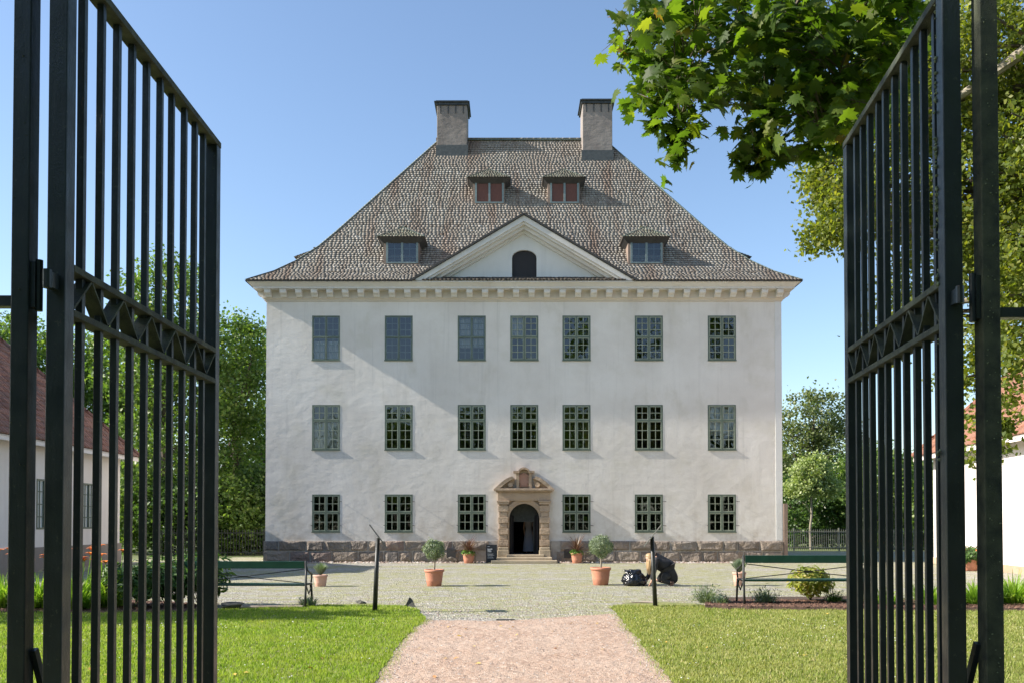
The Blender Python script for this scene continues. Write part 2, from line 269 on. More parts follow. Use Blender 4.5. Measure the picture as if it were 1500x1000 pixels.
# ------------------------------------------------------------------ mesh helpers
def world_loc(o):
    v = Vector((0, 0, 0))
    while o: v += o.location; o = o.parent
    return v
def make_obj(name, me, mat, parent=None, local=False):
    if mat: me.materials.append(M[mat] if isinstance(mat, str) else mat)
    o = bpy.data.objects.new(name, me); col.objects.link(o)
    if parent:
        o.parent = parent
        if not local: me.transform(Matrix.Translation(-world_loc(parent)))
    return o
class MB:
    def __init__(s): s.v = []; s.f = []
    def add(s, vs, fs):
        n = len(s.v); s.v += [tuple(p) for p in vs]; s.f += [tuple(n+i for i in f) for f in fs]; return s
    def box(s, x0, x1, y0, y1, z0, z1):
        return s.add([(x, y, z) for x in (x0, x1) for y in (y0, y1) for z in (z0, z1)],
                     [(0, 1, 3, 2), (4, 6, 7, 5), (0, 4, 5, 1), (2, 3, 7, 6), (0, 2, 6, 4), (1, 5, 7, 3)])
    def hexa(s, a, b):     # two quads (lists of 4 points), joined
        return s.add(list(a)+list(b), [(3, 2, 1, 0), (4, 5, 6, 7), (0, 1, 5, 4), (1, 2, 6, 5), (2, 3, 7, 6), (3, 0, 4, 7)])
    def bar(s, p, q, w, h=None, side=None):
        p, q = Vector(p), Vector(q); h = h or w; dd = (q-p).normalized()
        a = Vector(side) if side else (Vector((1, 0, 0)) if abs(dd.x) < .9 else Vector((0, 1, 0)))
        b = dd.cross(a).normalized(); a = b.cross(dd).normalized()
        o = [a*w/2+b*h/2, a*w/2-b*h/2, -a*w/2-b*h/2, -a*w/2+b*h/2]
        return s.hexa([p+k for k in o], [q+k for k in o])
    def tube(s, pts, rad, n=8, cap=True):
        pts = [Vector(p) for p in pts]; rad = rad if isinstance(rad, (list, tuple)) else [rad]*len(pts)
        base = len(s.v); ref = Vector((.31, .22, .93)).normalized()
        for i, p in enumerate(pts):
            t = (pts[min(i+1, len(pts)-1)]-pts[max(i-1, 0)]).normalized()
            a = t.cross(ref)
            if a.length < .1: a = t.cross(Vector((1, 0, 0)))
            a.normalize(); b = t.cross(a)
            for k in range(n):
                g = 2*math.pi*k/n; s.v.append(tuple(p+(a*math.cos(g)+b*math.sin(g))*rad[i]))
        for i in range(len(pts)-1):
            for k in range(n):
                s.f.append((base+i*n+k, base+i*n+(k+1) % n, base+(i+1)*n+(k+1) % n, base+(i+1)*n+k))
        if cap:
            s.f.append(tuple(base+k for k in range(n))[::-1]); s.f.append(tuple(base+(len(pts)-1)*n+k for k in range(n)))
        return s
    def lathe(s, prof, c=(0, 0, 0), n=28):
        base = len(s.v)
        for r, z in prof:
            for k in range(n):
                g = 2*math.pi*k/n; s.v.append((c[0]+r*math.cos(g), c[1]+r*math.sin(g), c[2]+z))
        for i in range(len(prof)-1):
            for k in range(n): s.f.append((base+i*n+k, base+i*n+(k+1) % n, base+(i+1)*n+(k+1) % n, base+(i+1)*n+k))
        return s
    def wall(s, outer, holes, y, depth, rev=True):   # XZ-plane wall facing -Y with openings and reveals
        loops = [[Vector((p[0], p[1], 0)) for p in outer]]+[[Vector((p[0], p[1], 0)) for p in h] for h in holes]
        tri = tessellate_polygon(loops); flat = [p for l in loops for p in l]
        s.add([(p.x, y, p.y) for p in flat], tri)
        if rev:
            for h in holes:
                n = len(h); vs = [(p[0], y, p[1]) for p in h]+[(p[0], y+depth, p[1]) for p in h]
                s.add(vs, [(i, (i+1) % n, n+(i+1) % n, n+i) for i in range(n)])
        return s
    def prism(s, poly, y0, y1):                     # XZ polygon extruded along Y
        n = len(poly); vs = [(p[0], y0, p[1]) for p in poly]+[(p[0], y1, p[1]) for p in poly]
        tri = tessellate_polygon([[Vector((p[0], p[1], 0)) for p in poly]])
        return s.add(vs, list(tri)+[tuple(n+i for i in t) for t in tri]+[(i, (i+1) % n, n+(i+1) % n, n+i) for i in range(n)])
    def build(s, name, mat, parent=None, local=False, smooth=False, bevel=0):
        me = bpy.data.meshes.new(name); me.from_pydata(s.v, [], s.f); me.validate()
        o = make_obj(name, me, mat, parent, local)
        if smooth: me.polygons.foreach_set('use_smooth', [True]*len(me.polygons))
        if bevel:
            b = o.modifiers.new('bevel', 'BEVEL'); b.width = bevel; b.segments = 2; b.limit_method = 'ANGLE'
        me.update(); return o
def fast_mesh(name, V, F, mat, parent=None, local=False):   # V (n,3), F (m,k) all faces of k corners
    me = bpy.data.meshes.new(name); m, k = F.shape
    me.vertices.add(len(V)); me.vertices.foreach_set('co', np.ascontiguousarray(V, dtype=np.float32).ravel())
    me.loops.add(m*k); me.loops.foreach_set('vertex_index', F.astype(np.int32).ravel())
    me.polygons.add(m); me.polygons.foreach_set('loop_start', np.arange(0, m*k, k, dtype=np.int32))
    me.update(calc_edges=True); me.validate()
    return make_obj(name, me, mat, parent, local)
def scatter(tv, tf, pos, nrm, scale, spin=None):            # copies of a small template, its +Z turned to nrm
    tv = np.array(tv, float); tf = np.array(tf); n = len(pos)
    z = nrm/np.linalg.norm(nrm, axis=1, keepdims=True)
    a = np.where(np.abs(z[:, 2:3]) > .95, np.array([[1., 0, 0]]), np.array([[0, 0, 1.]]))
    x = np.cross(a, z); x /= np.linalg.norm(x, axis=1, keepdims=True); y = np.cross(z, x)
    sp = rng.uniform(0, 2*np.pi, n) if spin is None else spin
    c, s_ = np.cos(sp)[:, None], np.sin(sp)[:, None]; x, y = x*c+y*s_, y*c-x*s_
    sc = np.asarray(scale).reshape(-1, 1) if np.ndim(scale) else np.full((n, 1), scale)
    V = pos[:, None, :]+sc[:, :, None]*(tv[None, :, 0:1]*x[:, None]+tv[None, :, 1:2]*y[:, None]+tv[None, :, 2:3]*z[:, None])
    F = tf[None]+(np.arange(n)*len(tv))[:, None, None]
    return V.reshape(-1, 3), F.reshape(-1, tf.shape[1])
LEAF = ([(0, -.5, 0), (.37, -.05, .08), (0, .52, -.03), (-.37, -.05, .08)], [(0, 1, 2), (0, 2, 3)])
LANCE = ([(0, -.5, 0), (.13, 0, .04), (0, .5, 0), (-.13, 0, .04)], [(0, 1, 2), (0, 2, 3)])
def maple():
    pts = [(0, -.48), (.10, -.40), (.30, -.43), (.24, -.27), (.50, -.17), (.38, -.06), (.52, .15), (.33, .10), (.27, .19), (.17, .10), (.20, .33), (.09, .29), (0, .55)]
    pts = pts+[(-x, y) for x, y in pts[-2:0:-1]]
    v = [(0, -.10, .0)]+[(x, y, -.30*abs(x)**1.3-.18*max(0, y)**1.5) for x, y in pts]
    n = len(pts); return v, [(0, i+1, (i+1) % n+1) for i in range(n)]
MAPLE = maple()
def tag(o, label=None, cat=None, group=None, kind=None):
    if label: o['label'] = label
    if cat: o['category'] = cat
    if group: o['group'] = group
    if kind: o['kind'] = kind
    return o
def empty(name, loc, label, cat, group=None, rz=0):
    e = bpy.data.objects.new(name, None); col.objects.link(e); e.location = loc; e.rotation_euler.z = rz; e.empty_display_size = .3
    return tag(e, label, cat, group)
def copy_tree(o, loc=None, parent=None, label=None, rz=None, scale=None):
    c = o.copy(); col.objects.link(c)
    if parent: c.parent = parent
    if loc is not None: c.location = loc
    if rz is not None: c.rotation_euler.z = rz
    if scale is not None: c.scale = (scale,)*3
    if label: c['label'] = label
    for ch in [k for k in bpy.data.objects if k.parent == o]: copy_tree(ch, parent=c)
    return c
def struct(o): o['kind'] = 'structure'; return o
def sheet(name, pts, z, mat):
    tri = tessellate_polygon([[Vector((p[0], p[1], 0)) for p in pts]])
    return MB().add([(p[0], p[1], z) for p in pts], tri).build(name, mat)

# shingles or tiles laid in rows on a planar convex polygon (u along the eave, v up the slope)
class Shingler:
    def __init__(s): s.V = []; s.n = 0
    def lay(s, O, U, Vd, poly, exp=.16, wid=.155, th=.04, skip=None, jit=1.0, v0=0.0):
        O, U, Vd = map(Vector, (O, U, Vd)); Nn = U.cross(Vd).normalized()
        if Nn.z < 0: Nn = -Nn
        vs = [p[1] for p in poly]; v = min(vs)+v0-1e-6; vmax = max(vs)
        while v < vmax:
            vm = min(max(v+exp*.4, min(vs)+1e-4), vmax-1e-4); us = []
            for i in range(len(poly)):
                (ua, va), (ub, vb) = poly[i], poly[(i+1) % len(poly)]
                if (va-vm)*(vb-vm) < 0: us.append(ua+(ub-ua)*(vm-va)/(vb-va))
            if len(us) >= 2:
                u, u1 = min(us)-random.random()*wid*.5, max(us); u0c = min(us)
                while u < u1-.01:
                    ww = wid*random.uniform(1-.25*jit, 1+.25*jit); a, b = max(u, u0c), min(u+ww, u1); u += ww
                    if b-a < .015: continue
                    g = .003; L_ = exp*1.5; dv = random.uniform(-.007, .007)*jit; t = th*random.uniform(.85, 1.2)
                    c = O+U*((a+b)/2)+Vd*(v+exp*.5)
                    if skip and skip(c): continue
                    tl, tr = random.uniform(-.003, .003)*jit, random.uniform(-.003, .003)*jit
                    for (uu, vv, hh) in ((a+g/2, v+dv, t+tl+.004), (b-g/2, v+dv, t+tr+.004), (b-g/2, v+L_, .004), (a+g/2, v+L_, .004),
                                         (a+g/2, v+dv, -.01), (b-g/2, v+dv, -.01), (b-g/2, v+L_, -.008), (a+g/2, v+L_, -.008)):
                        s.V.append(O+U*uu+Vd*vv+Nn*hh)
                    s.n += 1
            v += exp
    def build(s, name, mat, parent=None):
        f = np.array([(0, 1, 2, 3), (4, 5, 1, 0), (1, 5, 6, 2), (4, 0, 3, 7)])
        F = (f[None]+8*np.arange(s.n)[:, None, None]).reshape(-1, 4)
        o = fast_mesh(name, np.array([tuple(p) for p in s.V]), F, mat, parent)
        o.data.materials.append(M['end_grain_shade']); mi = np.zeros(len(F), np.int32); mi[1::4] = 1; mi[2::4] = 1; mi[3::4] = 1
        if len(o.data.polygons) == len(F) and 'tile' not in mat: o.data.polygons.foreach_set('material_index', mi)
        return o

# ================================================================== THE GROUND
struct(sheet('ground', [(-400, -150), (400, -150), (400, 900), (-400, 900)], -.012, 'ground'))
struct(sheet('gravel_courtyard', [(-19, 12), (26, 12), (26, 52.2), (11, 52.2), (11, 39), (-13, 43), (-19, 39)], 0, 'gravel'))
pathL = [(G(x, y).x, G(x, y).y) for x, y in ((550, 1000), (572, 962), (592, 935), (612, 915), (622, 908))]
pathR = [(G(x, y).x, G(x, y).y) for x, y in ((905, 898), (918, 918), (938, 940), (962, 968), (985, 1000))]
def wob(pts, n=10, a=.03):
    out = []
    for i in range(len(pts)-1):
        for k in range(n):
            t = k/n; x = pts[i][0]*(1-t)+pts[i+1][0]*t; y = pts[i][1]*(1-t)+pts[i+1][1]*t
            out.append((x+random.uniform(-a, a), y+random.uniform(-a, a)))
    return out+[pts[-1]]
Lcurve = wob([pathL[0]]+pathL[1:])
Rcurve = wob(pathR)
fr = wob([(G(622, 908).x, G(622, 908).y), (G(740, 909).x, G(740, 909).y), (G(905, 898).x, G(905, 898).y)], 12, .05)
pathpoly = [(-1.45, 1.0), (-1.44, 8.0)]+Lcurve+fr[1:-1]+Rcurve+[(1.75, 8.0), (1.75, 1.0)]
struct(sheet('gravel_path', pathpoly, .006, 'path'))
def gl(x, y): p = G(x, y); return (p.x, p.y)
lawnL = [(-30, .5), (-1.55, .5), (-1.5, 8.0)]+Lcurve+wob([gl(622, 906), gl(612, 893), gl(585, 886), gl(540, 884), gl(480, 885), gl(430, 889), gl(320, 893), gl(240, 896), gl(100, 898), (-12, 16.6), (-30, 16.8)], 6, .04)[1:]
lawnR = [(30, .5), (1.85, .5), (1.80, 8.0)]+Rcurve[::-1]+wob([gl(905, 896), gl(892, 890), gl(915, 884), gl(960, 881), gl(1022, 884), gl(1035, 889), gl(1100, 891), gl(1250, 892), (12, 16.8), (30, 17.0)], 6, .04)[1:]
struct(sheet('lawn', lawnL, .012, 'lawnbase')); struct(sheet('lawn', lawnR, .012, 'lawnbase'))
bedL = wob([(-16, 16.4), (-9, 16.4), gl(100, 899), gl(240, 897), gl(315, 895)], 6, .05)+wob([gl(315, 888), gl(250, 882), gl(100, 876), (-10, 19.0), (-16, 19.0)], 6, .06)
bedR = wob([gl(1030, 891), gl(1100, 893), gl(1250, 894), (9, 16.7), (16, 16.8)], 6, .05)+wob([(16, 18.6), (9, 18.6), gl(1250, 877), gl(1100, 878), gl(1060, 879), gl(1035, 883)], 6, .06)
struct(sheet('flower_bed', bedL, .018, 'bed')); nb = len(bedR); bm_ = MB().add([(x, y, .07) for x, y in bedR]+[(x+random.uniform(-.02, .02), y+(.10 if y > 17.6 else -.10), -.01) for x, y in bedR], [(i, (i+1) % nb, nb+(i+1) % nb, nb+i) for i in range(nb)]+list(tessellate_polygon([[Vector((x, y, 0)) for x, y in bedR]]))); struct(bm_.build('flower_bed', 'bed'))

def inside(poly, pts):
    x, y = pts[:, 0], pts[:, 1]; r = np.zeros(len(pts), bool); n = len(poly); j = n-1
    for i in range(n):
        xi, yi = poly[i]; xj, yj = poly[j]
        c = ((yi > y) != (yj > y)) & (x < (xj-xi)*(y-yi)/(yj-yi+1e-12)+xi); r ^= c; j = i
    return r
def grass(name, poly, x0, x1, mat, label, dens=2300):
    parts = []
    for (ya, yb, dn) in ((8.3, 11, 1.0), (11, 14, .75), (14, 17.8, .6)):
        A = (x1-x0)*(yb-ya); n = int(A*dens*dn)
        p = np.column_stack([rng.uniform(x0, x1, n), rng.uniform(ya, yb, n), np.full(n, .01)])
        p = p[np.abs(p[:, 0]) < p[:, 1]*.60+.3]
        parts.append(p)
    p = np.concatenate(parts); p = p[inside(poly, p)]
    n = len(p); clump = .5+.5*np.sin(p[:, 0]*5.1+np.sin(p[:, 1]*4.3)*2)*np.sin(p[:, 1]*6.7+np.sin(p[:, 0]*3.1)*2)
    h = rng.uniform(.022, .05, n)*(0.75+.5*clump); wd = rng.uniform(.0035, .007, n)*(1+.04*p[:, 1])
    a = rng.uniform(0, 2*np.pi, n); dx, dy = np.cos(a), np.sin(a); b = rng.uniform(0, 2*np.pi, n); ln = rng.uniform(.1, .8, n)*h
    V = np.empty((n, 3, 3)); V[:, 0] = p+np.column_stack([dx*wd, dy*wd, 0*wd]); V[:, 1] = p-np.column_stack([dx*wd, dy*wd, 0*wd])
    V[:, 2] = p+np.column_stack([np.cos(b)*ln, np.sin(b)*ln, h])
    o = fast_mesh(name, V.reshape(-1, 3), np.arange(3*n).reshape(-1, 3), mat)
    return tag(o, label, 'grass', kind='stuff')
grass('grass', lawnL, -10.5, -1.0, 'grassL', 'bright short lawn grass left of the red path')
grass('grass', lawnR, 1.4, 10.5, 'grassR', 'paler short lawn grass right of the red path')

ROCK = ([(.5, .05, 0), (-.1, .5, .02), (-.5, -.05, 0), (.1, -.5, 0), (.05, 0, .42)], [(0, 1, 4), (1, 2, 4), (2, 3, 4), (3, 0, 4)])
def stones(name, pts, s0, s1, mat, label, cat, z=.006):
    p = np.array(pts); p = np.column_stack([p, np.full(len(p), z)]); n = len(p)
    V, F = scatter(ROCK[0], ROCK[1], p, np.tile([0, 0, 1.], (n, 1))+rng.normal(0, .12, (n, 3)), rng.uniform(s0, s1, n))
    return tag(fast_mesh(name, V, F, mat), label, cat, kind='stuff')
edge = []
for c in (Lcurve, Rcurve):
    for _ in range(650):
        k = random.randrange(len(c)-1); t = random.random(); s_ = 1 if c is Lcurve else -1
        edge.append((c[k][0]*(1-t)+c[k+1][0]*t+s_*abs(random.gauss(0, .12)), c[k][1]*(1-t)+c[k+1][1]*t+random.gauss(0, .05)))
for _ in range(1200): edge.append((random.uniform(-1.3, 1.6), random.uniform(8.8, 15)))
stones('loose_gravel', edge, .008, .035, 'pebble', 'small loose stones scattered on the red path and its edges', 'gravel', .004)
cy = []
for _ in range(9000):
    y = 14.8+abs(random.gauss(0, 4)); x = random.uniform(-.62, .62)*y; cy.append((x, y))
cy = np.array(cy); cy = cy[~inside(lawnL, cy) & ~inside(lawnR, cy) & ~inside(bedL, cy) & ~inside(bedR, cy) & (cy[:, 1] < 35)]
stones('pebbles', cy, .012, .045, 'pebble', 'grey pebbles lying loose across the courtyard gravel', 'gravel', .0)
ml = []
for poly, (xa, xb, ya, yb) in ((bedR, (3.5, 11, 16.6, 18.4)), (bedL, (-12, -5, 16.3, 19))):
    p = np.column_stack([rng.uniform(xa, xb, 9000), rng.uniform(ya, yb, 9000)]); ml.append(p[inside(poly, p)])
stones('bark_mulch', ml[0], .03, .08, 'mulch', 'reddish brown bark mulch covering the right flower bed', 'mulch', .07); stones('bark_mulch', ml[1], .03, .08, 'mulch', 'reddish brown bark mulch covering the left flower bed', 'mulch', .02)
for sgn, curve in ((-1, Lcurve), (1, Rcurve)): pass
fl = []
for _ in range(26): fl.append((random.uniform(-1.2, 1.5), random.uniform(9.2, 14.8), .02))
for _ in range(50): y = random.uniform(9.3, 16); x = random.uniform(1.9, .55*y); fl.append((x*random.choice((-1, 1)), y, .05))
fl = np.array(fl); V, F = scatter(LEAF[0], LEAF[1], fl, np.tile([0, 0, 1.], (len(fl), 1))+rng.normal(0, .25, (len(fl), 3)), rng.uniform(.04, .085, len(fl)))
tag(fast_mesh('fallen_leaves', V, F, 'fallen'), 'yellow fallen leaves strewn over the path and the lawns', 'leaves', kind='stuff')

cw_ = []
for _ in range(170):
    cx_, cy_ = random.uniform(-9, 9), random.uniform(8.8, 15.5)
    for _ in range(random.randint(1, 4)): cw_.append((cx_+random.gauss(0, .15), cy_+random.gauss(0, .15)))
cw_ = np.array(cw_); cw_ = cw_[inside(lawnL, cw_) | inside(lawnR, cw_)]
stones('clover_flowers', cw_, .012, .024, 'clover', 'tiny white clover heads dotted through the lawns', 'flowers', .045)
bl_ = []                                        # crumbs of soil, moss and weeds along the ragged lawn edge
for c in (Lcurve, Rcurve):
    for _ in range(900):
        k = random.randrange(len(c)-1); t = random.random(); s_ = 1 if c is Lcurve else -1
        bl_.append((c[k][0]*(1-t)+c[k+1][0]*t+s_*random.gauss(.03, .05), c[k][1]*(1-t)+c[k+1][1]*t+random.gauss(0, .06), .004))
bl_ = np.array(bl_); V, F = scatter([(.05, 0, 0), (-.05, 0, 0), (.3, .2, 1)], [(0, 1, 2)], bl_, np.tile([0, 0, 1.], (len(bl_), 1))+rng.normal(0, .35, (len(bl_), 3)), rng.uniform(.025, .07, len(bl_)))
tag(fast_mesh('edge_grass', V, F, 'grassL'), 'straggling grass tufts creeping over the edges of the path', 'grass', kind='stuff')

# ================================================================== THE MANSION
F0 = 37.5
wx0, wx1 = P(389.5, 620, F0).x, P(1145, 620, F0).x; CX = P(768, 600, F0).x
ZP = P(700, 791, F0).z; ZW = 10.95
DEPTH = 13.2; OV = .68
man = empty('mansion', (CX, F0, 0), 'three storey white plastered manor house with steep grey shingle roof and stone portal', 'house')
cols = [477.5, 584, 691, 768, 844.5, 950.5, 1057.5]
rows = [(463, 527, 3), (593, 658, 2), (724, 778, 1)]
wins = []
for (ya, yb, r) in rows:
    for i, cx in enumerate(cols):
        if r == 1 and i == 3: continue
        a, b = P(cx-20.5, yb+.5, F0), P(cx+20.5, ya-.5, F0); wins.append((a.x, b.x, a.z, b.z, r, i))
holes = [[(a, c), (b, c), (b, e), (a, e)] for a, b, c, e, r, i in wins]
dc = (P(746, 780, F0).x, P(790, 780, F0).x); dcx = (dc[0]+dc[1])/2; drr = (dc[1]-dc[0])/2; DZ0 = P(767, 811, F0).z; DZT = P(767, 737, F0).z
arch = [(dc[0], DZ0), (dc[1], DZ0)]+[(dcx+drr*math.cos(t), DZT-drr+drr*math.sin(t)) for t in np.linspace(0, math.pi, 17)]
holes.append(arch)
wallb = MB().wall([(wx0, 0), (wx1, 0), (wx1, ZW+.5), (wx0, ZW+.5)], holes, F0, .32)
for x in (wx0, wx1): wallb.add([(x, F0, 0), (x, F0+DEPTH, 0), (x, F0+DEPTH, ZW+.5), (x, F0, ZW+.5)], [(0, 1, 2, 3)])
wallb.add([(wx0, F0+DEPTH, 0), (wx1, F0+DEPTH, 0), (wx1, F0+DEPTH, ZW+.5), (wx0, F0+DEPTH, ZW+.5)], [(0, 1, 2, 3)])
wallb.build('wall', 'plaster', man)
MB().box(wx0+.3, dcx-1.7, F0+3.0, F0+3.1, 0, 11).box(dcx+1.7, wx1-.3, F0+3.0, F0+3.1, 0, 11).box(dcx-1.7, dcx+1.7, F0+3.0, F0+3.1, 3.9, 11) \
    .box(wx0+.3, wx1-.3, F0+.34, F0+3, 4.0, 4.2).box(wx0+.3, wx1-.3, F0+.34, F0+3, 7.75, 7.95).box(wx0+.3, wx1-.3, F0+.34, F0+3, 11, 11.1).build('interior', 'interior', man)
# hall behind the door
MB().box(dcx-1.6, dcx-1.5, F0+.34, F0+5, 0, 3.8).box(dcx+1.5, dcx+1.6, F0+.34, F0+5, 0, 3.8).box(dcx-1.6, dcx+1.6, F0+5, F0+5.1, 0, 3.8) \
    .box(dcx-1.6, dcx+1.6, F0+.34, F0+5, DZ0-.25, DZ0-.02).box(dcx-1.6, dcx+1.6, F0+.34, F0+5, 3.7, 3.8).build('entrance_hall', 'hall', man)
idf = MB(); iw = drr*.62
idf.wall([(dcx-1.49, DZ0), (dcx+1.49, DZ0), (dcx+1.49, 3.68), (dcx-1.49, 3.68)], [[(dcx-iw-.08, DZ0+.01), (dcx+iw, DZ0+.01), (dcx+iw, DZT-.75), (dcx-iw-.08, DZT-.75)]], F0+.7, .2)
idf.box(dcx-iw-.3, dcx+iw+.2, F0+.66, F0+.7, DZT-.75, DZT-.62); idf.build('inner_doorway', 'darkmetal', man)
dl = MB()
for s_ in (-1, 1):
    x = dcx+s_*(drr-.04); dl.hexa([(x, F0+.34, DZ0+.01), (x+.05*-s_, F0+.34, DZ0+.01), (x+.05*-s_, F0+.34, DZT-.5), (x, F0+.34, DZT-.5)],
                                  [(x-.1*s_, F0+.66, DZ0+.01), (x-.15*s_, F0+.66, DZ0+.01), (x-.15*s_, F0+.66, DZT-.5), (x-.1*s_, F0+.66, DZT-.5)])
dl.build('door_leaves', 'shutter', man)
# plinth of dressed stone
pb = MB(); zc = ZP*.52
vents = [(P(655, 800, F0).x, P(668, 800, F0).x), (P(826, 800, F0).x, P(838, 800, F0).x)]
def course(axis, a0, a1, z0, z1, out):
    x = a0
    while x < a1-.05:
        w_ = min(random.uniform(.55, 1.15), a1-x)
        if a1-x-w_ < .3: w_ = a1-x
        g = .014; e = random.uniform(.0, .035); zj = random.uniform(-.01, .01)
        if axis == 'x':
            y0 = F0-.055-e; r_ = lambda a=.022: random.uniform(-a, a); g = .016
            if not (x+w_ > dcx-1.25 and x < dcx+1.25):
                q = [(x+g+abs(r_()), z0+g+abs(r_())), (x+w_-g-abs(r_()), z0+g+abs(r_())), (x+w_-g-abs(r_()), z1-g-abs(r_())), (x+g+abs(r_()), z1-g-abs(r_()))]
                cxq, czq = x+w_*random.uniform(.3, .7), (z0+z1)/2+r_(.1); b0 = [(p[0], F0+.02, p[1]) for p in q]; f0 = [(p[0], y0+r_(.012), p[1]) for p in q]
                i0 = [(p[0]+(cxq-p[0])*random.uniform(.12, .45), y0-random.uniform(.02, .075), p[1]+(czq-p[1])*random.uniform(.12, .45)) for p in q]
                pb.add(b0+f0+i0+[(cxq, y0-random.uniform(.02, .085), czq)], [(k, (k+1) % 4, 4+(k+1) % 4, 4+k) for k in range(4)]+[(4+k, 4+(k+1) % 4, 8+(k+1) % 4, 8+k) for k in range(4)]+[(8+k, 8+(k+1) % 4, 12) for k in range(4)])
        else: pb.box(min(out, out+math.copysign(.06+e, out)), max(out, out+math.copysign(.06+e, out)), x+g, x+w_-g, z0+g, z1-g)
        x += w_
course('x', wx0-.05, wx1+.05, 0, zc, 0); course('x', wx0-.05, wx1+.05, zc, ZP, 0)
for xx in (wx0, wx1):
    course('y', F0, F0+DEPTH, 0, zc, xx); course('y', F0, F0+DEPTH, zc, ZP, xx)
po = pb.build('plinth', 'plinth', man)
MB().box(wx0-.045, dcx-1.1, F0-.045, F0+.01, 0, ZP-.02).box(dcx+1.1, wx1+.045, F0-.045, F0+.01, 0, ZP-.02) \
    .box(wx0-.045, wx0, F0, F0+DEPTH, 0, ZP-.02).box(wx1, wx1+.045, F0, F0+DEPTH, 0, ZP-.02).build('plinth_mortar', 'mortar', man)
for a, b in vents:
    v_ = MB().box(a, b, F0-.16, F0-.10, zc-.28, zc+.08).build('cellar_vent', 'weatherboard', man)
# quoin line at the corners: slim raised strips of plaster
MB().box(wx1-.26, wx1+.012, F0-.018, F0+.3, ZP+.004, ZW-.02).build('corner_strip', 'plaster_smooth', man)

# windows
def make_window(w_, h_, r, front):
    my = -.045 if front else 0
    fw = .055; Wd = MB()
    Wd.box(-w_/2, w_/2, -.02, .07, 0, fw).box(-w_/2, w_/2, -.02, .07, h_-fw, h_).box(-w_/2, -w_/2+fw, -.02, .07, fw, h_-fw).box(w_/2-fw, w_/2, -.02, .07, fw, h_-fw)
    ts = {3: .52, 2: .655, 1: .52}[r]*h_
    Wd.box(-.032, .032, -.028, .06, fw, h_-fw).box(-w_/2+fw, -.032, -.028, .06, ts-.035, ts+.035).box(.032, w_/2-fw, -.028, .06, ts-.035, ts+.035)
    Wd.box(-w_/2-.015, w_/2+.015, -.055, -.0205, -.03, .018)
    o = Wd.build('window', 'sage', None)
    mu = MB(); nt_, nb = {3: (3, 3), 2: (2, 3), 1: (2, 2)}[r]; b = .026
    for xa, xb in ((-w_/2+fw, -.032), (.032, w_/2-fw)):
        for za, zb, k in ((fw, ts-.035, nb), (ts+.035, h_-fw, nt_)):
            s_ = .03
            mu.box(xa, xb, my+.028, my+.052, za, za+s_).box(xa, xb, my+.028, my+.052, zb-s_, zb).box(xa, xa+s_, my+.028, my+.052, za+s_, zb-s_).box(xb-s_, xb, my+.028, my+.052, za+s_, zb-s_)
            xm = (xa+xb)/2; mu.box(xm-b/2, xm+b/2, my+.030, my+.050, za+s_, zb-s_)
            for q in range(1, k):
                zz = za+(zb-za)*q/k; mu.box(xa+s_, xm-b/2, my+.030, my+.050, zz-b/2, zz+b/2).box(xm+b/2, xb-s_, my+.030, my+.050, zz-b/2, zz+b/2)
    mu.build('muntins', 'sagelight', o, local=True)
    gp = MB()
    for xa, xb in ((-w_/2+fw, -.03), (.03, w_/2-fw)):
        for za, zb in ((fw, ts-.03), (ts+.03, h_-fw)):
            e1, e2 = random.uniform(-.004, .004), random.uniform(-.006, .006)
            gp.add([(xa, .012+e1, za), (xb, .012-e1, za), (xb, .012-e1+e2, zb), (xa, .012+e1+e2, zb)], [(0, 1, 2, 3)])
    gp.build('pane', 'glass', o, local=True)
    return o
protos = {}; wlist = []
for (a, b, c, e, r, i) in wins:
    loc = Vector(((a+b)/2, F0+.012, c))-man.location
    front = r < 3 or i > 2
    if (r, front) not in protos:
        o = make_window(b-a, e-c, r, front); protos[r, front] = o; o.parent = man; o.location = loc
    else: o = copy_tree(protos[r, front], loc, man)
    wlist.append((o, b-a, e-c, r, i))
for (o, W_, H_, r, i) in wlist:
    cur = {(2, 6): (.33, .99), (2, 0): (.06, .62), (3, 0): (.05, .45), (3, 3): (.5, .98), (3, 2): (.3, .98)}.get((r, i))
    if cur:
        cb = MB(); n = 40
        for s0, s1 in ((-.47, -.03), (.03, .47)):
            if (r, i) == (3, 3) and s0 > 0: continue
            vs = [(W_*(s0+(s1-s0)*k/n), .20+.02*math.sin(k*1.1), H_*zz) for zz in cur for k in range(n+1)]
            cb.add(vs, [(k, k+1, n+2+k, n+1+k) for k in range(n)])
        cb.build('curtain', 'curtain', o, local=True)
    if r == 1:        # iron shutter stays beside the ground floor windows
        sb = MB()
        for zz in (.18, .82):
            sb.bar((W_/2+.01, -.03, H_*zz), (W_/2+.10, -.22, H_*zz-.02), .018); sb.bar((-W_/2-.01, -.0, H_*zz), (-W_/2-.04, -.07, H_*zz), .02)
        sb.build('window_stay', 'iron', o, local=True)

